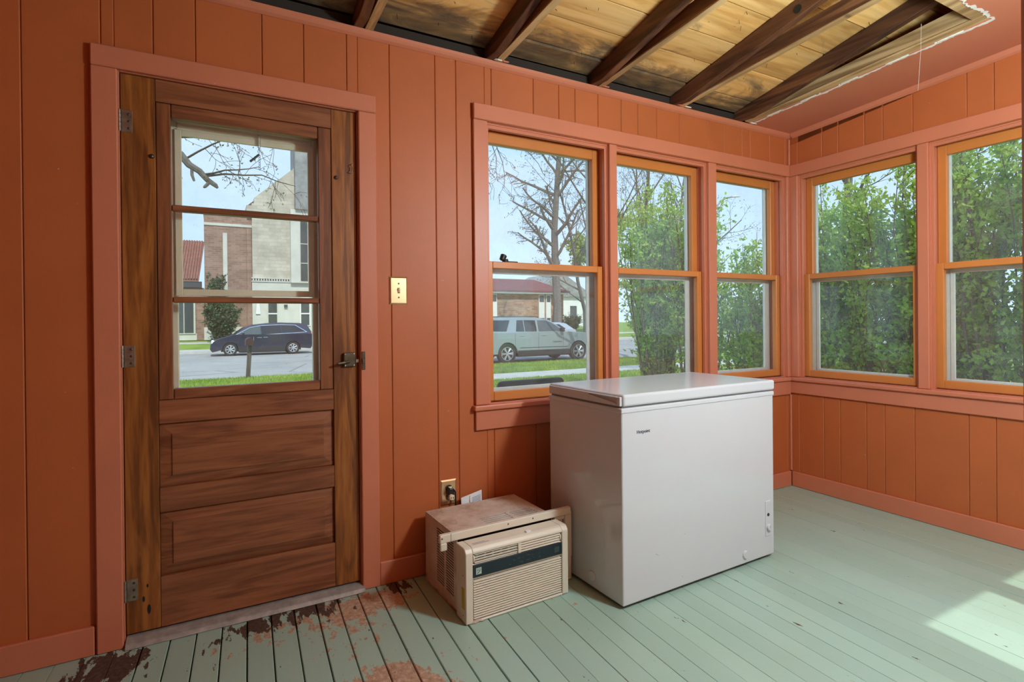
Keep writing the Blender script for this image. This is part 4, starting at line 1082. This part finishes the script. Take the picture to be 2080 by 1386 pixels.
van = car('navy_minivan', 'dark navy minivan parked across the street, seen through the door', (-1.174, 30.6, -.585), math.pi, dict(sillw=.004,
    w=2.0, wr=.335, wx=(1.53, -1.53), paint='navy', sill=.26, belt=1.02, spokes=7, split=False,
    nose=[(2.36,.22),(2.46,.36),(2.44,.60),(2.33,.76),(2.14,.88),(1.34,1.12)], tail=[(-2.52,1.10),(-2.60,.92),(-2.58,.5),(-2.45,.28)],
    house=[(1.36,1.08),(.84,1.50),(.50,1.62),(-.2,1.70),(-.9,1.73),(-1.9,1.69),(-2.28,1.60),(-2.52,1.08)],
    windows=[([(1.26,1.06),(.62,1.43),(.10,1.53),(.06,1.10)],'glareglass'), ([(.02,1.10),(.06,1.54),(-.92,1.58),(-.96,1.14)],'carglass'), ([(-1.0,1.14),(-.96,1.58),(-1.62,1.55),(-2.16,1.22),(-2.0,1.18)],'carglass')],
    strips=[[(1.30,1.06),(.60,1.46),(.06,1.56),(-.9,1.60),(-1.66,1.57),(-1.66,1.59),(-.9,1.625),(.06,1.585),(.60,1.485),(1.36,1.06)], [(-1.66,1.57),(-2.24,1.19),(-2.28,1.20),(-1.66,1.60)], [(-2.24,1.18),(-.96,1.11),(.75,1.05),(.75,1.075),(-.96,1.135),(-2.24,1.205)]],
    screens=[(((1.36,1.10),(.84,1.50)),'windscreen'), (((-2.52,1.14),(-2.30,1.56)),'rear_window')],
    handles=[(.13,.93),(-.16,.94)], hmat='chrome', seams=[.03,-1.0,1.15], mirror=(.92,1.08),
    lamps=[('headlamp',(2.16,2.40,.66,.80),'lamp_clear'),('tail_lamp',(-2.59,-2.46,.92,1.12),'lamp_red')], crease=None))

# ---------------------------------------------------------------- mailbox on a leaning post
def mailbox():
    root = empty('mailbox', (-2.58, 15.55, -.50)); tag(root, 'dark mailbox on a leaning weathered post by the street', 'mailbox')
    MB().hexa([(-.06,-.06,0),(.06,-.06,0),(.06,.06,0),(-.06,.06,0)], [(.01,-.055,.98),(.12,-.055,.98),(.12,.055,.98),(.01,.055,.98)]).build('post', wood('weathered_post', (.05,.042,.034),(.10,.085,.07),(.17,.15,.125),'z'), root)
    pr = [(-.11,0),(.11,0),(.11,.12)]+[(.11*math.cos(t), .12+.10*math.sin(t)) for t in [i*math.pi/8 for i in range(1,8)]]+[(-.11,.12)]
    b = MB().prism(pr, -.25, .25, 'y').xf(lambda x,y,z: (x+.05, y, z+.98)).build('box', plain('maroon_black_metal', (.035,.012,.012), .5), root)
    MB().box(.162,.170,-.08,-.05,1.0,1.22).build('flag', M['alloy'], b)
mailbox()
wc = car('white_car', 'white car half hidden behind the silver SUV', (16.9, 30.5, -.585), math.pi, dict(sillw=.004,
    w=1.85, wr=.335, wx=(1.43, -1.43), paint='alloy', sill=.26, belt=1.02, spokes=7, split=False,
    nose=[(2.26,.22),(2.34,.36),(2.32,.60),(2.2,.76),(1.3,1.02)], tail=[(-2.30,1.06),(-2.38,.9),(-2.36,.5),(-2.25,.28)],
    house=[(1.20,1.0),(.55,1.46),(-.2,1.56),(-1.0,1.56),(-1.6,1.46),(-2.25,1.02)],
    windows=[([(.95,1.04),(.5,1.36),(.0,1.42),(.0,1.06)],'carglass'), ([(-.06,1.06),(-.06,1.42),(-1.0,1.42),(-1.5,1.1)],'carglass')],
    screens=[(((1.20,1.02),(.55,1.46)),'windscreen'), (((-2.22,1.06),(-1.62,1.45)),'rear_window')],
    handles=[(.1,.93),(-.8,.94)], hmat='alloy', seams=[-.03], mirror=(.85,1.02),
    lamps=[('headlamp',(2.1,2.3,.66,.80),'lamp_clear'),('tail_lamp',(-2.37,-2.26,.85,1.02),'lamp_red')], crease=None))

# ---------------------------------------------------------------- buildings across the street
def brickmat(name, c1, c2, mortar, sc=1.0, axis='xz'):
    m, nt, b = newmat(name, .85, spec=.2)
    v = coord(nt, (1,1,1), 'World'); sp = nt.nodes.new('ShaderNodeSeparateXYZ'); nt.links.new(v, sp.inputs[0])
    cb = nt.nodes.new('ShaderNodeCombineXYZ'); nt.links.new(math_(nt, 'ADD', sp.outputs['X'], sp.outputs['Y']), cb.inputs[0]); nt.links.new(sp.outputs['Z'], cb.inputs[1])
    br = nt.nodes.new('ShaderNodeTexBrick'); nt.links.new(cb.outputs[0], br.inputs['Vector'])
    br.inputs['Scale'].default_value = sc; br.inputs['Color1'].default_value = c4(c1); br.inputs['Color2'].default_value = c4(c2); br.inputs['Mortar'].default_value = c4(mortar)
    br.inputs['Mortar Size'].default_value = .012; br.inputs['Brick Width'].default_value = .42; br.inputs['Row Height'].default_value = .14; br.inputs['Bias'].default_value = -.1
    f = noise(nt, v, .9, 6, .6)
    col = mix(nt, 1.0, br.outputs['Color'], ramp(nt, f, [(.3, g1(.75)), (.7, g1(1.15))]), 'MULTIPLY')
    nt.links.new(col, b.inputs['Base Color']); return m
M['brick'] = brickmat('brown_brick', (.26,.15,.11), (.36,.22,.165), (.30,.25,.21))
M['brick2'] = brickmat('orange_brown_brick', (.30,.15,.09), (.44,.25,.16), (.36,.30,.25), .9)
M['stone'] = brickmat('tan_ashlar_stone', (.45,.41,.33), (.54,.49,.40), (.42,.39,.33), .55)
M['lime'] = plain('pale_limestone', (.55,.54,.48), .8, 0, .3, .08, 1.2)
M['towerstone'] = plain('grey_weathered_stone', (.26,.27,.265), .85, 0, .3, .3, 1.6)
M['farglass'] = plain('far_window_glass', (.05,.065,.06), .1, 0, .6, .4, .8)
M['tile'] = plain('red_roof_tile', (.26,.115,.085), .7, 0, .3, .25, 3)
M['maroon'] = plain('maroon_shingle', (.17,.055,.055), .8, 0, .3, .25, 2)
M['whitewood'] = plain('white_painted_wood', (.72,.72,.70), .6)
M['fascia'] = plain('dark_fascia', (.05,.055,.06), .6)
def church():
    root = empty('church_building', (-1.0, 43, .1)); tag(root, 'tan stone gabled church with a brown brick block and red tiled wing across the street', 'building')
    B = lambda n, x0, x1, y0, y1, z0, z1, m, par=None: MB().box(x0,x1,y0,y1,z0,z1).build(n, M[m], par or root, world=True)
    B('brick_block', -3.97, -1.0, 40.3, 47, .0, 8.62, 'brick')
    B('block_coping', -4.0, -1.0, 40.22, 47, 8.62, 8.80, 'lime'); B('stone_band', -3.99, -1.0, 40.25, 40.32, 7.86, 8.04, 'lime')
    B('stone_strip', -2.84, -2.57, 40.22, 40.32, 3.4, 7.38, 'lime'); B('base_course', -4.02, -1.0, 40.18, 40.31, .0, .86, 'lime')
    B('brick_pier', -1.36, -1.06, 40.12, 40.31, .86, 7.8, 'brick')
    # gabled front
    g = [(-1.02,.0),(-1.02,9.55),(-.86,9.55),(-.86,9.95),(3.1,13.55),(7.06,9.95),(7.22,9.95),(7.22,.0)]
    MB().prism(g, 40.0, 47.0, 'y').build('gable_front', M['stone'], root, world=True)
    B('shoulder_block', -1.36, -1.02, 39.95, 42, 8.8, 9.38, 'stone')
    B('limestone_base', -1.06, 7.3, 39.86, 40.02, .0, 4.02, 'lime'); B('string_course', -1.1, 7.34, 39.80, 40.02, 4.02, 4.10, 'lime')
    for i in range(15): B('dentil', -1.02+i*.17, -.93+i*.17, 39.82, 40.0, 4.12, 4.24, 'lime')
    B('string_course', -1.1, 7.34, 39.80, 40.02, 4.25, 4.33, 'lime')
    # tall bay with its lancet window
    t = B('window_bay', 1.46, 4.6, 39.6, 40.0, 4.0, 9.3, 'lime')
    B('tower', 1.78, 5.4, 39.4, 42, 9.3, 17.5, 'towerstone')
    B('lancet_glass', 2.12, 2.60, 39.56, 39.62, 4.15, 8.75, 'farglass', t)
    for z in (5.4, 6.8): B('lancet_bar', 2.12, 2.60, 39.54, 39.58, z, z+.05, 'lime', t)
    # arched ground floor windows
    for x0 in (-.04, 2.14):
        w = .56; zc = 2.62
        pts = [(x0,.95),(x0+w,.95),(x0+w,zc)]+[(x0+w/2+w/2*math.cos(a), zc+w/2*math.sin(a)) for a in [i*math.pi/8 for i in range(1,8)]]+[(x0,zc)]
        c0 = (x0+w/2, 1.8)
        o = MB().prism([(c0[0]+(p[0]-c0[0])*1.3, c0[1]+(p[1]-c0[1])*1.1) for p in pts], 39.80, 39.88, 'y').build('window', M['whitewood' if x0 > 1 else 'lime'], root, world=True)
        MB().prism(pts, 39.76, 39.82, 'y').build('pane', M['farglass'], o, world=True)
        MB().box(x0,x0+w,39.73,39.79,1.73,1.82).build('bar', M['whitewood'], o, world=True)
    B('lamp_box', 1.0, 1.22, 39.7, 39.86, 2.25, 2.42, 'fascia')
    MB().prism([(-.78,2.55),(-.62,2.55),(-.55,1.75),(-.85,1.75)], 39.78, 39.82, 'y').build('white_banner', M['whitewood'], root, world=True)
    # wing with the tiled roof
    B('wing_wall', -12, -4.0, 40.3, 47, .0, 3.55, 'brick')
    B('wing_base', -12, -4.45, 40.2, 40.31, .0, .45, 'lime'); B('eave', -12, -4.12, 39.9, 40.35, 3.55, 3.95, 'fascia')
    rv = [(-12,39.85,3.95),(-4.30,39.85,3.95),(-4.0,44.2,7.1),(-12,44.2,7.1)]
    MB().hexa(rv, [(a,b,c+.12) for a,b,c in rv]).build('wing_roof', M['tile'], root, world=True)
    rb = MB()
    for i in range(36):
        x = -4.42-i*.155; rb.tube([(x,39.8,4.09),(x+.27*(1-i*.02),44.2,7.24)], .055, 6)
    o = rb.build('roof_tile_ribs', M['tile'], root, world=True); o['kind'] = 'stuff'
    for x0 in (-5.62, -7.6, -9.6):
        o = B('window', x0-.12, x0+1.1, 40.14, 40.31, .42, 2.75, 'lime')
        for a, b in ((x0,x0+.40),(x0+.46,x0+.98)): MB().box(a,b,40.10,40.15,.52,2.62).build('pane', M['farglass'], o, world=True)
    # gable roof behind
    MB().prism([(-1.2,9.6),(3.1,13.5),(7.4,9.6)], 41, 60, 'y').build('nave_roof', M['maroon'], root, world=True)
church()
def house_block():
    root = empty('brick_hall', (24, 47, .1)); tag(root, 'low orange-brown brick hall with a maroon roof behind the silver SUV', 'building')
    B = lambda n, x0, x1, y0, y1, z0, z1, m, par=None: MB().box(x0,x1,y0,y1,z0,z1).build(n, M[m], par or root, world=True)
    B('wall', 15.0, 28.6, 45, 52, .0, 3.85, 'brick2'); B('eave', 14.6, 28.9, 44.5, 45.1, 3.80, 3.95, 'whitewood')
    rv = [(14.4,44.4,3.95),(29.1,44.4,3.95),(27.4,49,5.45),(14.4,49,5.45)]
    MB().hexa(rv, [(a,b,c+.12) for a,b,c in rv]).build('roof', M['maroon'], root, world=True)
    vs = [(29.1,44.4,3.95),(27.4,49,5.45),(29.1,53,3.95)]
    MB().hexa([vs[0],vs[2],vs[1],vs[1]], [(a,b,c+.12) for a,b,c in (vs[0],vs[2],vs[1],vs[1])]).build('hip', M['maroon'], root, world=True)
    for x0, x1 in ((20.25,20.78),(25.56,26.22),(26.42,27.0),(16.8,17.4)):
        o = B('window', x0, x1, 44.9, 45.02, .9, 3.75, 'whitewood'); MB().box(x0+.08,x1-.08,44.86,44.92,3.0,3.65).build('pane', M['farglass'], o, world=True); MB().box(x0+.08,x1-.08,44.86,44.92,1.0,1.35).build('pane', M['farglass'], o, world=True)
house_block()
def far_house():
    root = empty('white_house', (36, 60, .2)); tag(root, 'pale house glimpsed far behind the trunk past the brick hall', 'building')
    MB().box(32,42,58,66,.0,4.2).build('wall', M['whitewood'], root, world=True)
    MB().prism([(31.6,4.2),(42.4,4.2),(37,7.4)], 57.6, 66.4, 'y').build('roof', M['towerstone'], root, world=True)
    for x in (33,35.5,38.5): o = MB().box(x,x+1,57.9,58.05,1.4,3.0).build('window', M['farglass'], root, world=True)
far_house()

# ---------------------------------------------------------------- street lamp
def street_lamp():
    root = empty('street_lamp', (22.25, 20, -.5)); tag(root, 'grey street lamp with a curved arm above the shrubs at the corner window', 'street lamp')
    MB().tube([(0,0,0),(0,0,4),(0,0,7.6)], [.11,.09,.07], 10).build('pole', M['towerstone'], root)
    MB().tube([(0,0,7.5),(.25,0,8.1),(.7,0,8.6),(1.2,0,8.82),(1.7,0,8.93)], [.06,.055,.05,.045,.04], 8).build('arm', M['towerstone'], root)
    MB().hexa([(1.6,-.12,8.88),(2.35,-.12,8.99),(2.35,.12,8.99),(1.6,.12,8.88)], [(1.65,-.09,9.0),(2.3,-.08,9.08),(2.3,.08,9.08),(1.65,.09,9.0)]).build('lamp_head', M['grey'], root, bevel=.03)
street_lamp()

# ---------------------------------------------------------------- black chair on the stoop
def patio_chair():
    root = empty('patio_chair', (-1.765, .74, -.11)); tag(root, 'black chair outside whose low backrest shows above the first window sill', 'chair')
    pl = []
    for cx, cz, a0 in ((.20,.86,0),(-.20,.86,90)):
        for i in range(5): a = R(a0+i*22.5); pl.append((cx+.035*math.cos(a), cz+.035*math.sin(a)))
    pl += [(-.245,.50),(.245,.50)]
    MB().prism(pl, -.26, -.235, 'y').build('backrest', M['black'], root, bevel=.006)
    MB().box(-.19,.19,-.268,-.2605,.55,.83).build('back_pad', M['rubber'], root, bevel=.004)
    MB().box(-.25,.25,-.25,.24,.40,.44).build('seat', M['black'], root, bevel=.012)
    for x in (-.22,.22):
        MB().tube([(x,-.24,0),(x,-.235,.40),(x,-.247,.52)], .014, 8).build('leg', M['black'], root); MB().tube([(x,.22,0),(x,.21,.40)], .014, 8).build('leg', M['black'], root)
patio_chair()

# ---------------------------------------------------------------- trees and shrubs
M['bark'] = plain('grey_brown_bark', (.15,.135,.12), .9, 0, .2, .35, 14, .4)
M['twig'] = plain('dark_twig', (.12,.095,.075), .9, 0, .2, .2, 10)
def leafmat(name, c1, c2, c3, tr=.35):
    m, nt, b = newmat(name, .55, spec=.35)
    oi = noise(nt, coord(nt, (1,1,1), 'World'), 7, 4, .7); f2 = noise(nt, coord(nt, (1,1,1), 'World'), 60, 1)
    col = ramp(nt, oi, [(.3, c1), (.5, c2), (.7, c3)]); col = mix(nt, .6, col, ramp(nt, f2, [(.3, g1(.6)), (.7, g1(1.35))]), 'MULTIPLY')
    nt.links.new(col, b.inputs['Base Color'])
    t = nt.nodes.new('ShaderNodeBsdfTranslucent'); nt.links.new(col, t.inputs[0])
    mx_ = nt.nodes.new('ShaderNodeMixShader'); mx_.inputs[0].default_value = tr
    out = nt.nodes['Material Output']; nt.links.new(b.outputs[0], mx_.inputs[1]); nt.links.new(t.outputs[0], mx_.inputs[2]); nt.links.new(mx_.outputs[0], out.inputs[0]); return m
M['leaf'] = leafmat('spring_leaf', (.22,.36,.04), (.38,.56,.08), (.54,.68,.15), .5)
M['leafdark'] = leafmat('evergreen_leaf', (.030,.060,.025), (.055,.10,.04), (.10,.15,.06), .1)
M['leafyellow'] = leafmat('young_yellow_leaf', (.22,.30,.05), (.34,.42,.08), (.46,.52,.14))
M['bud'] = leafmat('budding_leaf', (.14,.15,.05), (.22,.22,.08), (.30,.28,.12))
def leaves(pos, dirs, size, rng):      # folded diamond leaves: 4 points, 2 triangles each
    n = len(pos); d = dirs/np.maximum(np.linalg.norm(dirs, axis=1, keepdims=True), 1e-6)
    r = rng.normal(size=(n,3)); s = np.cross(d, r); s /= np.maximum(np.linalg.norm(s, axis=1, keepdims=True), 1e-6)
    u = np.cross(s, d); L = size[:,None]
    V = np.empty((n,4,3)); V[:,0] = pos; V[:,1] = pos+d*L*.45+s*L*.30+u*L*.08; V[:,2] = pos+d*L-u*L*.05; V[:,3] = pos+d*L*.45-s*L*.30+u*L*.08
    i = np.arange(n)[:,None]*4
    F = np.concatenate([i+np.array([[0,1,2]]), i+np.array([[0,2,3]])], 0)
    return V.reshape(-1,3), F
def grow(rnd, start, dirv, length, rad, levels, mb_big, mb_small, tips, p):
    n = p.get('seg', 5); pts = [Vector(start)]; d = Vector(dirv).normalized(); rs = [rad]
    for i in range(n):
        d = (d+Vector((rnd.gauss(0,1), rnd.gauss(0,1), rnd.gauss(0,.7)))*p['wig']*(.35 if rad > .25 else 1)+Vector((0,0,p['up'] if levels > 0 else p.get('tipup', p['up'])))).normalized()
        pts.append(pts[-1]+d*length/n); rs.append(max(rad*(1-(1-p['taper'])*(i+1)/n), .004))
    (mb_big if rad > .05 else mb_small).tube(pts, rs, 7 if rad > .1 else (5 if rad > .03 else 3), False)
    if levels <= 0:
        tips.append((pts[-1], d)); tips.append((pts[len(pts)//2], d)); return
    k = p['kids'][min(levels-1, len(p['kids'])-1)]
    for j in range(k):
        t = p['from']+(1-p['from'])*(j+rnd.random())/k; f = t*n; i = min(int(f), n-1)
        q = pts[i].lerp(pts[i+1], f-i); ax = (pts[i+1]-pts[i]).normalized()
        sd = Vector((rnd.gauss(0,1), rnd.gauss(0,1), rnd.gauss(0,1))); sd = (sd-ax*sd.dot(ax)).normalized()
        a = R(rnd.uniform(*p['ang'])); nd = ax*math.cos(a)+sd*math.sin(a)
        grow(rnd, q, nd, length*rnd.uniform(*p['len']), max(rs[i]*rnd.uniform(.35,.55), .004), levels-1, mb_big, mb_small, tips, p)
def tree(name, label, loc, seed, height, rad, lean=(0,0,1), levels=4, params=None, leafm=None, nleaf=0, lsize=.06, group='street trees'):
    rnd = random.Random(seed); rng = np.random.default_rng(seed)
    p = dict(wig=.10, up=.05, tipup=-.03, taper=.35, kids=[5,6,6,9], ang=(35,75), len=(.28,.5)); p['from'] = .25
    if params: p.update(params)
    root = empty(name, loc); tag(root, label, 'tree', group)
    big, small, tips = MB(), MB(), []
    grow(rnd, (0,0,0), lean, height, rad, levels, big, small, tips, p)
    big.build('trunk', M['bark'], root, origin=(0,0,0)); small.build('twigs', M['twig'], root, origin=(0,0,0))
    if leafm and nleaf:
        T = np.array([list(t[0]) for t in tips]); k = rng.integers(0, len(T), nleaf)
        pos = T[k]+rng.normal(0, .12, (nleaf,3)); V, F = leaves(pos, rng.normal(size=(nleaf,3)), rng.uniform(.6,1.3,nleaf)*lsize, rng)
        o = npmesh('foliage', V, F, M[leafm], root); o['kind'] = 'stuff'
    return root
tree('bare_tree', 'tall bare tree with one straight trunk behind the silver SUV', (19.2, 32, -.5), 14, 17, .36, levels=3, params=dict(kids=[9,10,26], ang=(45,80), len=(.13,.27), wig=.13, up=.02, tipup=-.05, taper=.4, seg=6, **{'from': .28}), leafm='bud', nleaf=3500, lsize=.10)
tree('bare_tree', 'slim bare tree right of the tall straight one, through the first window', (22.6, 33, -.5), 5, 12, .18, levels=3, params=dict(kids=[6,7,12], ang=(30,60), len=(.25,.4), **{'from': .25}), leafm='bud', nleaf=2500, lsize=.10)
tree('leafing_tree', 'yellow-green leafing tree with a thick trunk past the brick hall', (27.0, 37.5, -.2), 8, 9, .42, levels=3, params=dict(kids=[6,7,9], ang=(35,65), len=(.3,.45), **{'from': .28}), leafm='leafyellow', nleaf=9000, lsize=.28)
tree('bare_tree', 'small bare tree low at the left of the first window', (14.5, 44, .1), 21, 8, .16, levels=3, params=dict(kids=[6,7,8], ang=(30,60)), leafm='bud', nleaf=2500, lsize=.12)
tree('bare_tree', 'bare tree with a straight slim trunk through the middle window', (11.8, 14.6, -.5), 31, 9.5, .15, levels=3, params=dict(kids=[6,7,10], ang=(25,45), len=(.25,.42), **{'from': .35}), leafm='bud', nleaf=1500, lsize=.06)
tree('bare_tree', 'bare tree leaning right through the middle window', (11.5, 14.2, -.5), 32, 9.0, .17, lean=(.30,-.06,1), levels=3, params=dict(kids=[5,6,9], ang=(25,45), len=(.22,.4), wig=.05, **{'from': .4}), leafm='bud', nleaf=1500, lsize=.06)
tree('bare_tree', 'bare leaning tree at the left edge of the middle window', (10.6, 14.8, -.5), 33, 8.0, .13, lean=(-.14,0,1), levels=3, params=dict(kids=[5,6,8], ang=(25,45), **{'from': .4}), leafm='bud', nleaf=900, lsize=.07)
tree('bare_tree', 'bare tree behind the hedge at the upper left of the hedge-side windows', (9.2, 5.2, -.5), 41, 7.5, .14, levels=3, params=dict(kids=[5,6,8], ang=(20,40), **{'from': .3}), leafm='leaf', nleaf=3000, lsize=.08)
tree('bare_tree', 'slanting tree behind the hedge in the hedge-side windows', (8.6, 2.6, -.5), 42, 7.5, .12, lean=(-.12,-.25,1), levels=3, params=dict(kids=[5,6,8], ang=(20,40), **{'from': .3}), leafm='leaf', nleaf=5000, lsize=.08)

def yard_tree():     # two yard trees whose limbs reach into the door light and the first window
    root = empty('yard_tree', (-6.9, 8.2, -.5)); tag(root, 'yard tree reaching a thick sawn limb into the top door light', 'tree', 'yard trees')
    rnd = random.Random(4); big, small, tips = MB(), MB(), []
    big.tube([(0,0,0),(.05,0,2.5),(.2,0,4.5),(.3,.1,7)], [.30,.26,.22,.12], 10)
    big.tube([(.2,0,5.0),(1.1,-.05,5.25),(2.0,-.1,5.0),(2.6,-.13,4.74),(2.85,-.16,4.50),(3.0,-.18,4.40),(3.12,-.19,4.24),(3.27,-.2,4.15),(3.38,-.2,4.02),(3.50,-.2,3.94),(3.53,-.2,3.90)], [.15,.12,.09,.072,.066,.058,.055,.050,.044,.036,.018], 8)
    big.tube([(3.41,-.2,4.0),(3.375,-.2,3.94),(3.34,-.2,3.90),(3.32,-.2,3.885)], [.034,.03,.026,.012], 6)
    big.tube([(3.16,-.19,4.22),(3.16,-.2,4.08),(3.19,-.2,3.98)], [.03,.028,.02], 6)
    pr = dict(wig=.22, up=-.05, tipup=-.06, taper=.3, kids=[4,4,5], ang=(30,70), len=(.35,.6)); pr['from'] = .15
    for q, d, L in (((2.2,-.1,4.95),(.9,0,.35),1.5),((2.75,-.15,4.62),(1,0,.25),1.4),((3.05,-.18,4.32),(.8,.1,.45),1.3),((3.3,-.2,4.1),(1,.05,.1),.9),((2.6,-.1,4.8),(.5,.1,.7),1.3),((3.35,-.2,4.08),(.9,-.1,.5),1.5),((2.9,-.1,4.5),(-.2,0,-.8),.7),((1.6,0,5.2),(1,0,.5),2.4),((2.0,0,5.1),(1,-.1,.25),2.6)):
        grow(rnd, q, d, L, .022, 2, big, small, tips, pr)
    big.build('trunk', M['bark'], root, origin=(0,0,0)); small.build('twigs', M['twig'], root, origin=(0,0,0))
    rng = np.random.default_rng(4); T = np.array([list(t[0]) for t in tips]); n = 420; k = rng.integers(0, len(T), n)
    V, F = leaves(T[k]+rng.normal(0,.03,(n,3)), rng.normal(size=(n,3)), rng.uniform(.03,.06,n), rng); o = npmesh('foliage', V, F, M['bud'], root); o['kind'] = 'stuff'
    root = empty('yard_tree', (-.2, 8.6, -.5)); tag(root, 'yard tree hanging fine twigs into the top of the first window', 'tree', 'yard trees')
    big, small, tips = MB(), MB(), []
    big.tube([(0,0,0),(.03,0,2.5),(.0,0,4.5),(-.1,.1,8)], [.26,.22,.19,.10], 10)
    big.tube([(0,0,4.6),(.9,-.1,5.6),(1.9,-.2,6.1),(2.8,-.2,6.0)], [.12,.09,.06,.03], 7)
    for q, d, L in (((1.5,-.2,5.95),(.5,0,-.7),1.4),((1.9,-.2,6.1),(.5,0,-.6),1.6),((2.2,-.2,6.05),(.2,.1,-1),1.5),((2.6,-.2,6.0),(.5,0,-.6),1.4),((1.1,-.1,5.7),(.8,0,-.5),1.6),((2.8,-.2,6.0),(.9,0,-.3),1.3)):
        grow(rnd, q, d, L, .018, 2, big, small, tips, pr)
    big.build('trunk', M['bark'], root, origin=(0,0,0)); small.build('twigs', M['twig'], root, origin=(0,0,0))
    T = np.array([list(t[0]) for t in tips]); n = 300; k = rng.integers(0, len(T), n)
    V, F = leaves(T[k]+rng.normal(0,.03,(n,3)), rng.normal(size=(n,3)), rng.uniform(.03,.06,n), rng); o = npmesh('foliage', V, F, M['bud'], root); o['kind'] = 'stuff'
yard_tree()

def shrub(name, label, loc, seed, height, spread, nstem, nleaf, lsize, leafm='leaf', group='tall leafy shrubs outside the windows', low=.10, bias=1.0):
    rnd = random.Random(seed); rng = np.random.default_rng(seed)
    root = empty(name, loc); tag(root, label, 'shrub', group)
    mb = MB(); P = []; D = []
    for i in range(nstem):
        a = rnd.uniform(0, 6.283); r0 = spread*.35*math.sqrt(rnd.random()); r1 = spread*math.sqrt(rnd.random())
        h = height*rnd.uniform(.62, 1.0); b = Vector((r0*math.cos(a), r0*math.sin(a), 0)); a2 = a+rnd.uniform(-.5,.5)
        t = Vector((r1*math.cos(a2), r1*math.sin(a2), h)); m = b.lerp(t, .45)+Vector((rnd.gauss(0,.10), rnd.gauss(0,.10), .05*h)); m2 = b.lerp(t, .75)+Vector((rnd.gauss(0,.08), rnd.gauss(0,.08), .03*h))
        pts = [b, b.lerp(m, .5)+Vector((rnd.gauss(0,.05), rnd.gauss(0,.05), 0)), m, m2, t]; rr = rnd.uniform(.010, .024)
        mb.tube(pts, [rr, rr*.9, rr*.7, rr*.45, .003], 5, False)
        for j in range(5):     # side shoots
            f = rnd.uniform(.25, .92)*4; k = min(int(f), 3); q = pts[k].lerp(pts[k+1], f-k); d = Vector((rnd.gauss(0,1), rnd.gauss(0,1), rnd.uniform(.6,1.8))).normalized(); L = rnd.uniform(.25,.6)
            e = q+d*L; mb.tube([q, q.lerp(e,.5)+Vector((0,0,.02)), e], [.006,.005,.002], 3, False)
            for s in range(6): P.append(q.lerp(e, (s+1)/6)); D.append(d)
        for s in range(24):
            f = (low+(1-low)*rnd.random()**bias)*4; k = min(int(f), 3); P.append(pts[k].lerp(pts[k+1], f-k)); D.append((pts[k+1]-pts[k]).normalized())
    mb.build('stems', M['twig'], root, origin=(0,0,0))
    P = np.array([list(x) for x in P]); D = np.array([list(x) for x in D]); k = rng.integers(0, len(P), nleaf)
    V, F = leaves(P[k]+rng.normal(0,.035,(nleaf,3)), D[k]*.6+rng.normal(size=(nleaf,3)), rng.uniform(.55,1.25,nleaf)*lsize, rng)
    o = npmesh('foliage', V, F, M[leafm], root); o['kind'] = 'stuff'
    return root
S_ = [(4.75,6.3,4.4,.7,'tall leafy shrub at the left of the middle window'), (3.9,5.3,4.5,.75,'tall leafy shrub filling the middle window'), (3.9,4.4,4.1,.62,'tall leafy shrub at the right of the middle window'),
      (4.1,3.4,2.95,.7,'lower upright shrub under the street lamp in the corner window'), (4.0,2.5,3.05,.7,'upright shrub at the right of the corner window'),
      (3.9,1.55,3.6,.75,'dense shrub at the left of the first hedge-side window'), (3.8,.75,3.9,.8,'dense shrub in the middle of the first hedge-side window'), (3.7,0.0,4.1,.8,'dense shrub between the two hedge-side windows'),
      (3.6,-.75,4.3,.8,'dense shrub in the second hedge-side window'), (3.6,-1.6,4.2,.8,'dense shrub past the second hedge-side window')]
for i, (x, y, h, sp, lab) in enumerate(S_):
    shrub('lilac_shrub', lab, (x, y, -.52), 100+i, h, sp, 32 if y > 2 else 38, 10000 if y > 2 else 13000, .072 if y > 2 else .074)
shrub('evergreen_bush', 'dark green rounded bush in front of the brick block', (-2.98, 37.6, -.1), 201, 2.6, 1.15, 60, 9000, .16, 'leafdark', 'dark bushes across the street', .15)
shrub('evergreen_bush', 'tall dark conical bush against the brick block', (-3.25, 39.3, 0), 202, 4.6, .55, 40, 7000, .16, 'leafdark', 'dark bushes across the street', .2)
shrub('evergreen_bush', 'small round green bush at the end of the brick hall', (25.9, 39.5, .1), 203, 1.35, .85, 50, 6000, .12, 'leafdark', 'dark bushes across the street', .1)
